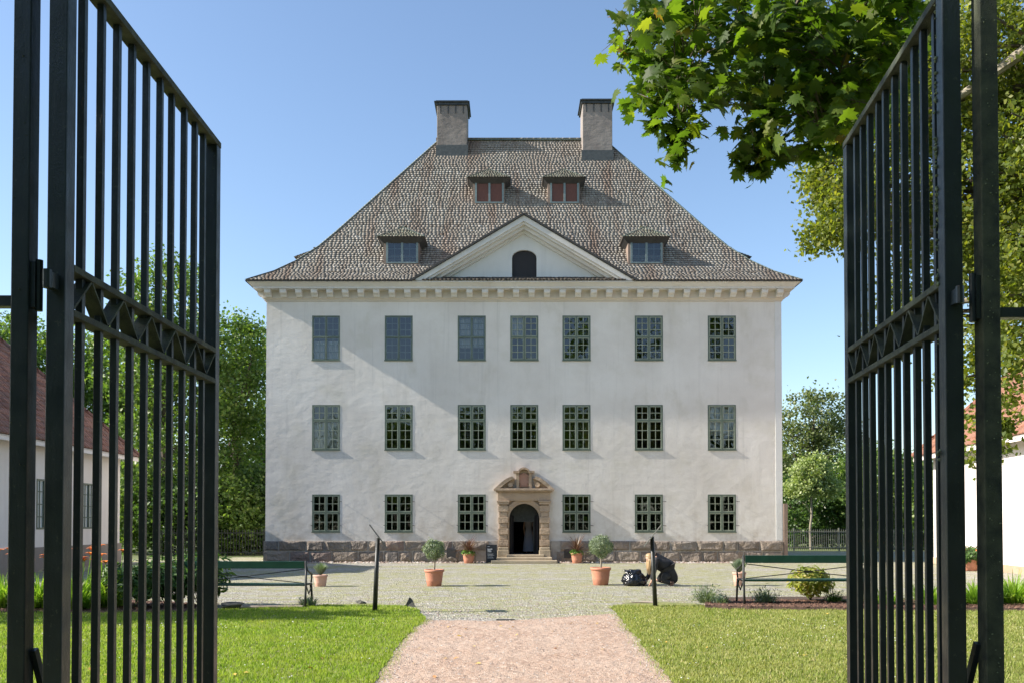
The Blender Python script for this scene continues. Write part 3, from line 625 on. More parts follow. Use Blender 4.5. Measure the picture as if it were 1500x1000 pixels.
# cornice
def ring(mb, prof, mitre=True):
    for i in range(len(prof)-1):
        (o0, z0), (o1, z1) = prof[i], prof[i+1]; a = []
        for o_, z_ in ((o0, z0), (o1, z1)):
            a += [(wx0-o_, F0-o_, z_), (wx1+o_, F0-o_, z_), (wx1+o_, F0+DEPTH+o_, z_), (wx0-o_, F0+DEPTH+o_, z_)]
        mb.add(a, [(k, (k+1) % 4, 4+(k+1) % 4, 4+k) for k in range(4)])
EZ = P(760, 410.5, F0-OV).z
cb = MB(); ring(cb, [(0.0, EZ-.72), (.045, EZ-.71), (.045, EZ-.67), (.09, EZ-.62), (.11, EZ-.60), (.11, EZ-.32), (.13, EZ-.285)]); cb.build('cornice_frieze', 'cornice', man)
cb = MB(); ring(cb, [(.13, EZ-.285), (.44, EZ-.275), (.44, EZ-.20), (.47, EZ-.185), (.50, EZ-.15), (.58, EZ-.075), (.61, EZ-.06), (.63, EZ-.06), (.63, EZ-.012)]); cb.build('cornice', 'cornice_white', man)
mod = MB(); sec = [(0.0, 0), (.0, -.26), (-.06, -.27), (-.11, -.24), (-.13, -.19), (-.17, -.16), (-.24, -.15), (-.28, -.11), (-.29, -.04), (-.28, 0)]
n = len(sec); hw = .125; mod.add([(x, y, z) for x in (-hw, hw) for y, z in sec], [tuple(range(n)), tuple(range(2*n-1, n-1, -1))]+[(k, (k+1) % n, n+(k+1) % n, n+k) for k in range(n)])
mod.box(-hw-.02, hw+.02, -.305, 0, -.0, .03)
m0 = mod.build('modillion', 'cornice_white', man, local=True); first = True
def put_mod(x, y, rz):
    global first
    loc = Vector((x, y, EZ-.315))-man.location
    if first: m0.location = loc; m0.rotation_euler.z = rz; first = False
    else: copy_tree(m0, loc, man, rz=rz)
nm = 34
for k in range(nm): put_mod(wx0+.12+(wx1-wx0-.24)*k/(nm-1), F0-.10, 0)
for k in range(14):
    y = F0+.15+(DEPTH-.3)*k/13; put_mod(wx0-.10, y, R(-90)); put_mod(wx1+.10, y, R(90))
# main roof
ex0, ex1, ey0, ey1 = wx0-OV, wx1+OV, F0-OV, F0+DEPTH+OV
HALF = (ey1-ey0)/2; SC = HALF/7.2; 
PROF = [(0, 0), (.9, .60), (1.65, 1.25), (2.45, 2.12), (3.1, 2.98), (HALF, 2.98+(HALF-3.1)*1.40)]
PROF = [(t, EZ+z) for t, z in PROF]
RZ = PROF[-1][1]
def zt(t):
    for (a, za), (b, zb) in zip(PROF, PROF[1:]):
        if t <= b: return za+(zb-za)*(t-a)/(b-a)
    return RZ
PCX = P(767.5, 400, F0-OV).x; PHW = (P(935, 412, F0-OV).x-P(608, 412, F0-OV).x)/2+.02; PAZ = P(767, 314, F0-OV).z
def under_gable(c, m=.0):
    g = EZ+(PAZ-EZ)*(1-abs(c[0]-PCX)/PHW)
    return abs(c[0]-PCX) < PHW and c[1] < ey0+HALF*.6 and c[2] < g-m
roof = Shingler()
for (t0, z0), (t1, z1) in zip(PROF, PROF[1:]):
    L_ = math.hypot(t1-t0, z1-z0); dt, dz = (t1-t0)/L_, (z1-z0)/L_
    roof.lay((ex0, ey0+t0, z0), (1, 0, 0), (0, dt, dz), [(t0, 0), (ex1-ex0-t0, 0), (ex1-ex0-t1, L_), (t1, L_)], skip=lambda c: under_gable(c, .02))
    for x, sg in ((ex0, 1), (ex1, -1)):
        roof.lay((x+sg*t0, ey0, z0), (0, 1, 0), (sg*dt, 0, dz), [(t0, 0), (ey1-ey0-t0, 0), (ey1-ey0-t1, L_), (t1, L_)])
    roof.lay((ex0, ey1-t0, z0), (1, 0, 0), (0, -dt, dz), [(t0, 0), (ex1-ex0-t0, 0), (ex1-ex0-t1, L_), (t1, L_)], exp=.3, wid=.3)
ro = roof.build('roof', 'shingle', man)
ub = MB()
for (t0, z0), (t1, z1) in zip(PROF, PROF[1:]):
    ns = 6; 
    for q in range(ns):
        a, b = t0+(t1-t0)*q/ns, t0+(t1-t0)*(q+1)/ns; za, zb = zt(a), zt(b); e = .02
        x = ex0+b; xs = [ex0+a]+list(np.arange(ex0+b+.1, ex1-b-.1, .12))+[ex1-a]
        xs2 = [ex0+b]+list(np.arange(ex0+b+.1, ex1-b-.1, .12))+[ex1-b]
        for k in range(len(xs)-1):
            if under_gable(((xs[k]+xs[k+1])/2, ey0+a, (za+zb)/2), .05): continue
            ub.add([(xs[k], ey0+a, za-e), (xs[k+1], ey0+a, za-e), (xs2[k+1], ey0+b, zb-e), (xs2[k], ey0+b, zb-e)], [(0, 1, 2, 3)])
    e = .02
    for x, sg in ((ex0, 1), (ex1, -1)):
        ub.add([(x+sg*t0, ey0+t0, z0-e), (x+sg*t0, ey1-t0, z0-e), (x+sg*t1, ey1-t1, z1-e), (x+sg*t1, ey0+t1, z1-e)], [(0, 1, 2, 3)])
    ub.add([(ex0+t0, ey1-t0, z0-e), (ex1-t0, ey1-t0, z0-e), (ex1-t1, ey1-t1, z1-e), (ex0+t1, ey1-t1, z1-e)], [(0, 1, 2, 3)])
ub.build('roof_boarding', 'under', man)
eb = MB()
for a, b in (((ex0, ey0), (PCX-PHW, ey0)), ((PCX+PHW, ey0), (ex1, ey0)), ((ex0, ey0), (ex0, ey1)), ((ex1, ey0), (ex1, ey1))):
    eb.bar((a[0], a[1]+(.03 if a[0] != b[0] else 0), EZ-.02), (b[0], b[1]+(.03 if a[0] != b[0] else 0), EZ-.02), .05, .035)
eb.build('eaves_board', 'weatherboard', man)
rc = MB()
for sx in (0, 1):
    for sy in (0, 1):
        pts = [((ex1-t) if sx else (ex0+t), (ey1-t) if sy else (ey0+t), z+.035) for t, z in PROF]
        for p, q in zip(pts, pts[1:]): rc.bar(p, q, .13, .03, (1, 1 if sx ^ sy else -1, 0))
rc.bar((ex0+HALF, (ey0+ey1)/2, RZ+.04), (ex1-HALF, (ey0+ey1)/2, RZ+.04), .05, .24, (0, 0, 1))
rc.build('ridge_flashing', 'copper', man)

# pediment
ped = MB(); sl_ = (PAZ-EZ)/PHW
def rake(y0, y1, top0, top1, mb):     # band between two offsets below the rake line
    for s_ in (-1, 1):
        a0, a1 = top0, top1
        x0 = PHW-a0/sl_; x1 = PHW-a1/sl_
        pl = [(PCX+s_*x0, EZ), (PCX, PAZ-a0), (PCX, PAZ-a1), (PCX+s_*x1, EZ)]
        mb.hexa([(p[0], y0, p[1]) for p in pl], [(p[0], y1, p[1]) for p in pl])
rk = MB(); rake(ey0+.05, F0+.2, .03, .26, rk); rake(ey0+.13, F0+.2, .262, .36, rk); rake(ey0+.30, F0+.2, .362, .50, rk); rake(ey0+.50, F0+.2, .502, .62, rk)
rk.build('pediment_cornice', 'cornice_white', man)
hx0, hx1 = P(750, 400, F0).x, P(786, 400, F0).x; hz0, hz1 = P(768, 407.5, F0).z, P(768, 367, F0).z; hc = (hx0+hx1)/2; hr = (hx1-hx0)/2
hat = [(hx0, hz0), (hx1, hz0)]+[(hc+hr*math.cos(t), hz1-hr*.62+hr*.62*math.sin(t)) for t in np.linspace(0, math.pi, 11)]
ty = MB().wall([(PCX-PHW+.75, EZ+.02), (PCX+PHW-.75, EZ+.02), (PCX, PAZ-.4)], [hat], F0-.06, .12); ty.build('tympanum', 'plaster_smooth', man)
sh = MB().prism([(hc+(x-hc)*.999, z) for x, z in hat], F0+.055, F0+.08)
sho = sh.build('attic_hatch', 'shutter', man)
pr = Shingler(); Ls = math.hypot(PHW, PAZ-EZ)
for s_ in (-1, 1):
    U = Vector((0, 1, 0)); Vd = Vector((-s_*PHW, 0, PAZ-EZ)).normalized()
    pr.lay((PCX+s_*PHW, ey0-.02, EZ), U, Vd, [(0, 0), (.9, 0), (3.4, Ls), (0, Ls)])
st = Shingler(); pr.lay((PCX-PHW+.35, ey0, EZ+.01), (1, 0, 0), Vector((0, .62, .27)).normalized(), [(0, 0), (2*PHW-.7, 0), (2*PHW-1.4, .62), (.6, .62)])
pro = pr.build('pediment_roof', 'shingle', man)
pu = MB()
for s_ in (-1, 1):
    for a, b in ((0, .05),):
        pu.add([(PCX+s_*PHW, ey0, EZ-.0), (PCX, ey0, PAZ), (PCX, ey0+3.4, PAZ), (PCX+s_*PHW, ey0+.8, EZ)], [(0, 1, 2, 3)])
    pu.bar((PCX+s_*(PHW+.05), ey0-.0, EZ-.0), (PCX, ey0-.0, PAZ+.03), .08, .075, (0, 1, 0))
pu.add([(PCX-PHW+.1, ey0+.02, EZ-.01), (PCX+PHW-.1, ey0+.02, EZ-.01), (PCX+PHW-.1, F0, EZ+.26), (PCX-PHW+.1, F0, EZ+.26)], [(0, 1, 2, 3)])
pu.build('pediment_verge', 'weatherboard', man)

# dormers
def dormer(kind, w_, h_):
    t_ = MB(); hw = w_/2
    t_.wall([(-hw, -.08), (hw, -.08), (hw, h_+.1), (-hw, h_+.1)], [[(-hw+.10, .02), (hw-.04, .02), (hw-.04, h_-.02), (-hw+.10, h_-.02)]], 0, .1)
    for x in (-hw, hw): t_.add([(x, 0, -.08), (x, 2.2, -.08), (x, 2.2, h_+.1), (x, 0, h_+.1)], [(0, 1, 2, 3)])
    t_.add([(-hw, 0, -.08), (hw, 0, -.08), (hw, .5, .05), (-hw, .5, .05)], [(0, 1, 2, 3)])
    o = t_.build('dormer', 'weatherwood', None)
    ov = .25; zt_ = h_+.10; ap = h_+.72
    s = MB(); a = [(-hw, -.005, zt_-.20), (hw, -.005, zt_-.20), (hw, 2.2, zt_-.20), (-hw, 2.2, zt_-.20)]; b = [(-hw-ov, -ov, zt_), (hw+ov, -ov, zt_), (hw+ov, 2.2, zt_), (-hw-ov, 2.2, zt_)]
    s.hexa(a, b); s.build('dormer_soffit', 'weatherboard', o, local=True)
    sg = Shingler(); W = hw+ov; apy = .42
    vl = math.hypot(apy+ov, ap-zt_); sg.lay((-W, -ov, zt_), (1, 0, 0), Vector((0, apy+ov, ap-zt_)).normalized(), [(0, 0), (2*W, 0), (W, vl)], exp=.13, wid=.12)
    vs = math.hypot(W, ap-zt_)
    sg.lay((-W, -ov, zt_), (0, 1, 0), Vector((W, 0, ap-zt_)).normalized(), [(0, 0), (2.2, 0), (2.2, vs), (apy+ov, vs)], exp=.13, wid=.12)
    sg.lay((W, -ov, zt_), (0, 1, 0), Vector((-W, 0, ap-zt_)).normalized(), [(0, 0), (2.2, 0), (2.2, vs), (apy+ov, vs)], exp=.13, wid=.12)
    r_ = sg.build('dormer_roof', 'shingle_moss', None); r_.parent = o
    q = MB().add([(-W, -ov, zt_), (W, -ov, zt_), (0, apy, ap), (0, 2.2, ap), (-W, 2.2, zt_), (W, 2.2, zt_)], [(0, 1, 2), (1, 5, 3, 2), (0, 2, 3, 4)])
    q.v = [(x, y, z-.012) for x, y, z in q.v]; q.build('dormer_boarding', 'under', o, local=True)
    q = MB()
    for s_ in (-1, 1): q.bar((s_*W, -ov, zt_+.03), (0, apy, ap+.03), .085, .03, (1, 1*s_, 0))
    q.bar((0, apy, ap+.03), (0, 2.2, ap+.03), .09, .03); q.build('dormer_flashing', 'copper', o, local=True)
    fr_ = MB(); a0, a1 = -hw+.10, hw-.04; f = .085; xm = (a0+a1)/2
    fr_.box(a0, a1, -.03, .03, .02, .02+f*.7).box(a0, a1, -.03, .03, h_-.02-f*.7, h_-.02).box(a0, a0+f, -.03, .03, .02+f*.7, h_-.02-f*.7).box(a1-f, a1, -.03, .03, .02+f*.7, h_-.02-f*.7)
    fr_.box(xm-f*.55, xm+f*.55, -.032, .03, .02+f*.7, h_-.02-f*.7)
    if kind == 'glass':
        for xa, xb in ((a0+f, xm-f*.55), (xm+f*.55, a1-f)):
            fr_.box((xa+xb)/2-.012, (xa+xb)/2+.012, .01, .03, .08, h_-.08)
            for q_ in (.33, .66): fr_.box(xa, xb, .012, .028, h_*q_-.012, h_*q_+.012)
    fr_.build('window_frame', 'bluegrey', o, local=True)
    (MB().add([(a0+f*.5, 0, .05), (a1-f*.5, 0, .05), (a1-f*.5, 0, h_-.06), (a0+f*.5, 0, h_-.06)], [(0, 1, 2, 3)]) if kind == 'glass' else MB().box(a0+f*.5, a1-f*.5, .01, .02, .05, h_-.06)).build('pane', 'glass' if kind == 'glass' else 'redbrown', o, local=True)
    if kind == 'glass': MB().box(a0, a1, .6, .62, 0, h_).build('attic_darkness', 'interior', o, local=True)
    return o
def dormer_at(proto, px, py):
    best = min(np.arange(.3, 7, .005), key=lambda t: abs(PX((P(px, py, ey0+t).x, ey0+t, zt(t)))[1]-py))
    x = P(px, py, ey0+best).x; loc = Vector((x, ey0+best, zt(best)+.06))-man.location
    if proto.parent is None: proto.parent = man; proto.location = loc; return proto
    return copy_tree(proto, loc, man)
dg = dormer('glass', 1.50, .98); db = dormer('board', 1.46, 1.02)
dormer_at(db, 716, 300.5); dormer_at(db, 826, 300.5); dormer_at(dg, 588, 389); dormer_at(dg, 946, 389)
for x, rz in ((ex0, R(-90)), (ex1, R(90))):
    for yy, t in ((ey0+4.9, 1.3), (ey0+10.6, 1.3)):
        copy_tree(dg, Vector((x+(t if x < 0 else -t), yy, zt(t)+.06))-man.location, man, rz=rz)
# chimneys
def chimney(x0, x1, yf, ztop):
    dp = 1.45; c = MB().box(x0, x1, yf, yf+dp, zt(yf-ey0)-1.5, ztop-.22); o = c.build('chimney', 'chimney', man, bevel=.02)
    w = MB().box(x0-.05, x1+.05, yf-.05, yf+dp+.05, zt(yf-ey0)-.1, zt(yf-ey0)+.50); w.build('chimney_flashing', 'lead', o).location = (0, 0, 0)
    k = MB().box(x0-.07, x1+.07, yf-.07, yf+dp+.07, ztop-.22, ztop-.10).box(x0-.13, x1+.13, yf-.13, yf+dp+.13, ztop-.10, ztop-.06).box(x0-.05, x1+.05, yf-.05, yf+dp+.05, ztop-.06, ztop)
    for i in range(4):
        xx = x0+.18+(x1-x0-.36)*i/3; k.box(xx-.02, xx+.02, yf-.03, yf, ztop-.62, ztop-.24)
    k.build('chimney_cap', 'darkmetal', o)
yf = ey0+6.55; chimney(P(640, 200, yf).x, P(684, 200, yf).x, yf, P(660, 148, yf).z)
yf = ey0+6.3; chimney(P(853.5, 200, yf).x, P(897, 200, yf).x, yf, P(870, 145.5, yf).z)

# stone portal
def Q(px, py, Y=F0-.2): p = P(px, py, Y); return p.x, p.z
port = MB(); S = 'sandstone'
pcx = Q(767.5, 700)[0]; ox = Q(806, 760)[0]-pcx; zE = Q(767, 716)[1]; zA = Q(767, 722)[1]
arch2 = [(dc[0]+.0, DZ0), (dc[1], DZ0)]+[(dcx+drr*math.cos(t), DZT-drr+drr*math.sin(t)) for t in np.linspace(0, math.pi, 17)]
port.wall([(pcx-ox+.05, DZ0-.0), (pcx+ox-.05, DZ0-.0), (pcx+ox-.05, zE-.3), (pcx-ox+.05, zE-.3)], [[(x, z) if z > DZ0+.01 else (x, DZ0+.002) for x, z in arch2]], F0-.10, .42)
for x in (pcx-ox+.05, pcx+ox-.05): port.add([(x, F0-.10, DZ0-.3), (x, F0, DZ0-.3), (x, F0, zE-.3), (x, F0-.10, zE-.3)], [(0, 1, 2, 3)])
n = 26                               # archivolt
for k in range(n):
    t0, t1 = math.pi*k/n, math.pi*(k+1)/n
    def ar(r, t, y): return (dcx+r*math.cos(t), y, DZT-drr+r*math.sin(t))
    for ra, rb, yy in ((drr+.01, drr+.10, F0-.135), (drr+.10, drr+.20, F0-.165)):
        port.hexa([ar(ra, t0, yy), ar(rb, t0, yy), ar(rb, t1, yy), ar(ra, t1, yy)], [ar(ra, t0, F0-.09), ar(rb, t0, F0-.09), ar(rb, t1, F0-.09), ar(ra, t1, F0-.09)])
port.build('portal', S, man)
for s_ in (-1, 1):                    # rusticated pilasters
    pl = MB(); xo = pcx+s_*(ox-.02); xi = pcx+s_*(ox-.43)
    a, b = sorted((xo, xi)); zc_ = DZ0+.34; k = 0
    pl.box(a+.05, b-.05, F0-.2, F0-.101, DZ0+.3, zE-.62)
    while zc_ < zE-.66:
        hh = .20 if k % 2 else .27; e = .05 if k % 2 else .0
        pl.box(a+e, b-e, F0-.245+e*.6, F0-.102, zc_+.012, min(zc_+hh-.012, zE-.63)); zc_ += hh; k += 1
    pl.box(a-.03, b+.03, F0-.29, F0-.1, zE-.62, zE-.53).box(a-.06, b+.06, F0-.32, F0-.1, zE-.53, zE-.47)
    pl.build('pilaster', S, man, bevel=.012)
    MB().box(a-.03, b+.03, F0-.30, F0-.1, DZ0-.16, DZ0+.17).box(a-.005, b+.005, F0-.275, F0-.1, DZ0+.172, DZ0+.30).build('pilaster_base', 'stepstone', man, bevel=.02)
en = MB().box(pcx-ox, pcx+ox, F0-.22, F0-.01, zE-.468, zE-.12).box(pcx-ox-.07, pcx+ox+.07, F0-.30, F0-.01, zE-.118, zE-.06).box(pcx-ox-.16, pcx+ox+.16, F0-.40, F0-.01, zE-.058, zE+.03)
en.box(pcx-.42, pcx+.42, F0-.235, F0-.2, zE-.40, zE-.18); en.build('entablature', S, man, bevel=.012)
for s_ in (-1, 1):                    # broken segmental pediment halves
    th = np.linspace(0, 1, 9); outer = [(pcx+s_*(ox+.12-.72*t), zE+.032+.50*math.sin(t*1.35)/math.sin(1.35)) for t in th]
    inner = [(x-s_*0.0+(-s_*.10), z-.10 if z-.10 > zE+.032 else zE+.033) for x, z in outer]
    q = MB()
    for k in range(8):
        a = [outer[k], outer[k+1], inner[k+1], inner[k]]; q.hexa([(p[0], F0-.38, p[1]) for p in a], [(p[0], F0-.01, p[1]) for p in a])
        b = [(outer[k][0], zE+.031), inner[k], inner[k+1], (outer[k+1][0], zE+.031)]
        q.hexa([(p[0], F0-.18, p[1]) for p in b], [(p[0], F0-.012, p[1]) for p in b])
    q.tube([(pcx+s_*(ox-.52), F0-.30, zE+.19), (pcx+s_*(ox-.52), F0-.03, zE+.15)], .10, 12); q.build('pediment_scroll', S, man)
cr = MB(); czt = Q(767, 688)[1]; cw = Q(783, 690)[0]-pcx-.12
cr.box(pcx-cw, pcx-cw+.12, F0-.24, F0-.01, zE+.032, czt-.12).box(pcx+cw-.12, pcx+cw, F0-.24, F0-.01, zE+.032, czt-.12).box(pcx-cw+.12, pcx+cw-.12, F0-.1, F0-.01, zE+.032, czt-.12)
cr.box(pcx-cw-.12, pcx-cw*.55, F0-.31, F0-.01, czt-.118, czt-.03).box(pcx+cw*.55, pcx+cw+.12, F0-.31, F0-.01, czt-.118, czt-.03)
n = 10
for k in range(n):
    t0, t1 = math.pi*k/n, math.pi*(k+1)/n
    def ae(r, h, t): return (pcx+r*math.cos(t), czt-.118+h*math.sin(t))
    a = [ae(cw*.80, .235, t0), ae(cw*.80, .235, t1), ae(cw*.66, .15, t1), ae(cw*.66, .15, t0)]
    cr.hexa([(p[0], F0-.32, p[1]) for p in a], [(p[0], F0-.01, p[1]) for p in a])
    b = [ae(cw*.66, .15, t0), ae(cw*.66, .15, t1), (pcx, czt-.118)]; cr.add([(p[0], F0-.14, p[1]) for p in b], [(0, 1, 2)])
cr.build('portal_crest', S, man)
MB().box(pcx-cw*.55, pcx+cw*.55, F0-.15, F0-.101, zE+.10, czt-.2).tube([(pcx, F0-.16, zE+.42), (pcx, F0-.1, zE+.42)], .26, 16).build('coat_of_arms', 'sandstone_red', man, bevel=.02)
stp = MB()
zs = [0, DZ0*.36, DZ0*.70, DZ0-.004]
xs_ = [(Q(720, 820)[0], Q(815, 820)[0]), (Q(728, 820)[0], Q(808, 820)[0]), (Q(742, 820)[0], Q(797, 820)[0])]
for k in range(3): stp.box(xs_[k][0], xs_[k][1], F0-1.05+.30*k, F0+(.3 if k == 2 else -.12), zs[k]+.004, zs[k+1])
stp.build('steps', 'stepstone', man, bevel=.02)
MB().box(P(1147.5, 780, F0).x, P(1153, 780, F0).x, F0-.1, F0+.1, 0, P(1150, 737, F0).z).build('corner_board', 'weatherwood', man)
# cobbled strip along the plinth
cbs = []
x = wx0
while x < wx1:
    if abs(x-pcx) > 1.5: cbs.append((x, F0-.62+random.uniform(-.04, .04)))
    x += random.uniform(.10, .17)
for _ in range(700):
    x = random.uniform(wx0, wx1)
    if abs(x-pcx) > 1.5: cbs.append((x, random.uniform(F0-.6, F0-.12)))
stones('cobble_edging', cbs, .10, .20, 'pebble', 'rounded cobbles laid in a strip along the mansion plinth', 'cobbles', -.01)

# ================================================================== OUTBUILDINGS
def hip_building(name, label, x_e, y0, y1, half, ze, zr, side, mat_wall, mat_tile, wlist, rz=0, ov=.55, pl=.85, niche=None, pivot=None):
    # eave line facing the courtyard at x_e; side=-1: building lies to the left
    s = side; root = empty(name, (x_e, y1, 0), label, 'house')
    xw = x_e+s*ov; xb = x_e+s*(2*half-ov); ya, yb = y0+ov, y1-ov
    mb = MB(); tmp = MB()
    hl = [[(a, z0), (b, z0), (b, z1), (a, z1)] for a, b, z0, z1 in wlist]
    if niche:
        a, b, z0, z1 = niche; c = (a+b)/2; r = (b-a)/2; hl.append([(a, z0), (b, z0)]+[(c+r*math.cos(t), z1-r+r*math.sin(t)) for t in np.linspace(0, math.pi, 11)])
    tmp.wall([(ya, 0), (yb, 0), (yb, ze+.3), (ya, ze+.3)], hl, 0, .16)
    mb.add([(xw+s*p[1], p[0], p[2]) for p in tmp.v], tmp.f)
    mb.add([(xb, ya, 0), (xb, yb, 0), (xb, yb, ze+.3), (xb, ya, ze+.3)], [(0, 1, 2, 3)])
    for y in (ya, yb): mb.add([(xw, y, 0), (xb, y, 0), (xb, y, ze+.3), (xw, y, ze+.3)], [(0, 1, 2, 3)])
    mb.build('wall', mat_wall, root)
    mb = MB().box(min(xw+s*.17, xw+s*1.2), max(xw+s*.17, xw+s*1.2), ya+.05, yb-.05, .3, ze); 
    mb = MB().add([(xw+s*.5, ya, 0), (xw+s*.5, yb, 0), (xw+s*.5, yb, ze), (xw+s*.5, ya, ze)], [(0, 1, 2, 3)]); mb.build('interior', 'interior', root)
    if pl:
        a, b = sorted((xw-s*.06, xb+s*.06)); MB().box(a, b, ya-.06, yb+.06, 0, pl).build('plinth', 'sandstone' if pl < .5 else 'wing_plinth', root)
    for a, b, z0, z1 in wlist:
        w_ = b-a; h_ = z1-z0; f = MB(); m_ = .06
        def bx(u0, u1, v0, v1, d0=-.02, d1=.05, mbb=None):
            (mbb or f).box(*sorted((xw+s*d0, xw+s*d1)), u0, u1, v0, v1)
        bx(a, b, z0, z0+m_); bx(a, b, z1-m_, z1); bx(a, a+m_, z0+m_, z1-m_); bx(b-m_, b, z0+m_, z1-m_); bx((a+b)/2-.03, (a+b)/2+.03, z0+m_, z1-m_)
        wo = f.build('window', 'sage', root)
        g = MB()
        for k in (1, 2, 3): bx(a+m_, b-m_, z0+h_*k/4-.014, z0+h_*k/4+.014, .005, .03, g)
        for q in (.25, .75): bx(a+w_*q-.012, a+w_*q+.012, z0+m_, z1-m_, .006, .028, g)
        g.build('muntins', 'sage', wo)
        g = MB(); qd = [(xw+s*.035, a+m_, z0+m_), (xw+s*.035, b-m_, z0+m_), (xw+s*.035, b-m_, z1-m_), (xw+s*.035, a+m_, z1-m_)]; g.add(qd if s < 0 else qd[::-1], [(0, 1, 2, 3)]); g.build('pane', 'glass_thin', wo)
        g = MB(); bx(a+m_, b-m_, z0+m_, z1-m_, .042, .05, g); g.build('curtain', 'curtain', wo)
    # roof
    sg = Shingler(); sl = math.hypot(half, zr-ze); X = Vector((s, 0, 0)); xr = x_e+s*half
    kw = dict(exp=.32, wid=.24, th=.045, jit=.4)
    sg.lay((x_e, y0, ze), (0, 1, 0), Vector((s*half, 0, zr-ze)).normalized(), [(0, 0), (y1-y0, 0), (y1-y0-half, sl), (half, sl)], **kw)
    sg.lay((x_e+2*s*half, y0, ze), (0, 1, 0), Vector((-s*half, 0, zr-ze)).normalized(), [(0, 0), (y1-y0, 0), (y1-y0-half, sl), (half, sl)], **kw)
    for y, sy in ((y0, 1), (y1, -1)):
        sg.lay((x_e, y, ze), (s, 0, 0), Vector((0, sy*half, zr-ze)).normalized(), [(0, 0), (2*half, 0), (half, sl)], **kw)
    sg.build('roof', mat_tile, root)
    u = MB(); e = .03; a0, a1, b0, b1 = x_e, x_e+2*s*half, y0, y1
    u.add([(a0, b0, ze-e), (a1, b0, ze-e), (a1, b1, ze-e), (a0, b1, ze-e), (xr, b0+half, zr-e), (xr, b1-half, zr-e)], [(0, 1, 4), (1, 2, 5, 4), (2, 3, 5), (3, 0, 4, 5)])
    u.add([(a0, b0, ze-.06), (a1, b0, ze-.06), (a1, b1, ze-.06), (a0, b1, ze-.06)], [(0, 1, 2, 3)]); u.build('roof_boarding', 'under', root)
    v = MB(); xx = sorted((x_e+s*.02, x_e+s*.06)); v.box(xx[0], xx[1], y0+.02, y1-.02, ze-.20, ze-.01)
    v.build('eaves_board', mat_wall, root)
    r_ = MB()
    for yy, sy in ((y0, 1), (y1, -1)):
        for xx in (x_e, x_e+2*s*half): r_.tube([(xx, yy, ze+.05), (xr, yy+sy*half, zr+.05)], .10, 8)
    r_.tube([(xr, y0+half, zr+.05), (xr, y1-half, zr+.05)], .11, 8); r_.build('ridge_tiles', mat_tile, root)
    root.rotation_euler.z = rz
    return root
hip_building('wing_building', 'low white plastered wing with brown hipped tile roof left of the courtyard', -15.4, 24.7, 37.3, 3.9, 4.36, 8.6, -1, 'barn_plaster', 'tile_brown',
             [(30.3, 31.3, 1.42, 3.12), (33.55, 34.55, 1.42, 3.12)], niche=(25.6, 26.95, .86, 3.05), pl=.82)
hip_building('wing_building', 'low sunlit white wing with orange hipped tile roof right of the courtyard', 16.6, 22.0, 37.4, 4.2, 4.36, 8.9, 1, 'barn_plaster', 'tile_red', [], rz=R(-6.2), pl=.25, ov=.6)

# ================================================================== GATES
def gate_leaf(label, hinge, free, flip):
    H = Vector((hinge[0], hinge[1], 0)); Fv = Vector((free[0], free[1], 0)); L_ = (Fv-H).length
    root = empty('gate_leaf', H, label, 'gate', None); ang = math.atan2((Fv-H).y, (Fv-H).x); root.rotation_euler.z = ang
    zb, zt_, za, zc = .10, 3.555, 2.33, 2.505; w = .056
    def B(name, mb, mat='paint', **k): return mb.build(name, mat, root, local=True, **k)
    B('hinge_stile', MB().box(-.032, .032, -.031, .031, zb-.06, 3.62), bevel=.004)
    B('free_stile', MB().box(L_-.030, L_+.030, -.028, .028, zb, zt_-.031), bevel=.004)
    B('top_rail', MB().box(.033, L_+.031, -.03, .03, zt_-.03, zt_), 'paint_moss', bevel=.003)
    B('bottom_rail', MB().box(.033, L_-.031, -.026, .026, zb, zb+.04), bevel=.003)
    B('band_rail', MB().box(.033, L_-.031, -.03, .03, zc-.024, zc), 'paint_moss', bevel=.002)
    B('band_rail', MB().box(.033, L_-.031, -.03, .03, za, za+.024), 'paint_moss', bevel=.002)
    p = (L_-.066)/5.5; z0, z1 = za+.028, zc-.028; zz = MB()
    for k in range(11):
        x0 = .035+p*k/2; x1 = .035+p*(k+1)/2; up = k % 2 == 0
        a, b = (x0+.004, z0 if up else z1), (x1-.004, z1 if up else z0)
        zz.bar((a[0], 0, a[1]), (b[0], 0, b[1]), .055, .008, (0, 1, 0))
    B('zigzag_band', zz, 'paint_moss')
    b0 = None
    for k in range(10):
        x = L_*(k+1)/11
        if b0 is None: b0 = B('bar', MB().box(-.0125, .0125, -.0125, .0125, zb+.041, zt_-.031), bevel=.002); b0.location = (x, 0, 0)
        else:
            c_ = copy_tree(b0, (x+random.uniform(-.002, .002), random.uniform(-.002, .002), 0), root)
            c_.rotation_euler = (random.uniform(-.0012, .0012), random.uniform(-.0012, .0012), random.uniform(-.06, .06))
    B('hinge', MB().box(-.085, -.033, -.012, .012, 2.40, 2.45).tube([(-.085, 0, 2.395), (-.085, 0, 2.455)], .014, 10), 'paint')
    return root
g1 = gate_leaf('left open leaf of the tall dark iron gate with zigzag band', (-1.499, 2.985), (-1.499, 4.5), 1)
g2 = gate_leaf('right open leaf of the tall dark iron gate, mossy along its stile', (1.556, 3.19), (1.698, 4.5), -1)
mp = []
for _ in range(34):
    zc_ = random.triangular(1.6, 3.6, 3.3)
    for _ in range(random.randint(1, 9)): mp.append((.032+random.uniform(-.006, .006), .031+random.uniform(-.006, .006), zc_+random.gauss(0, .014)))
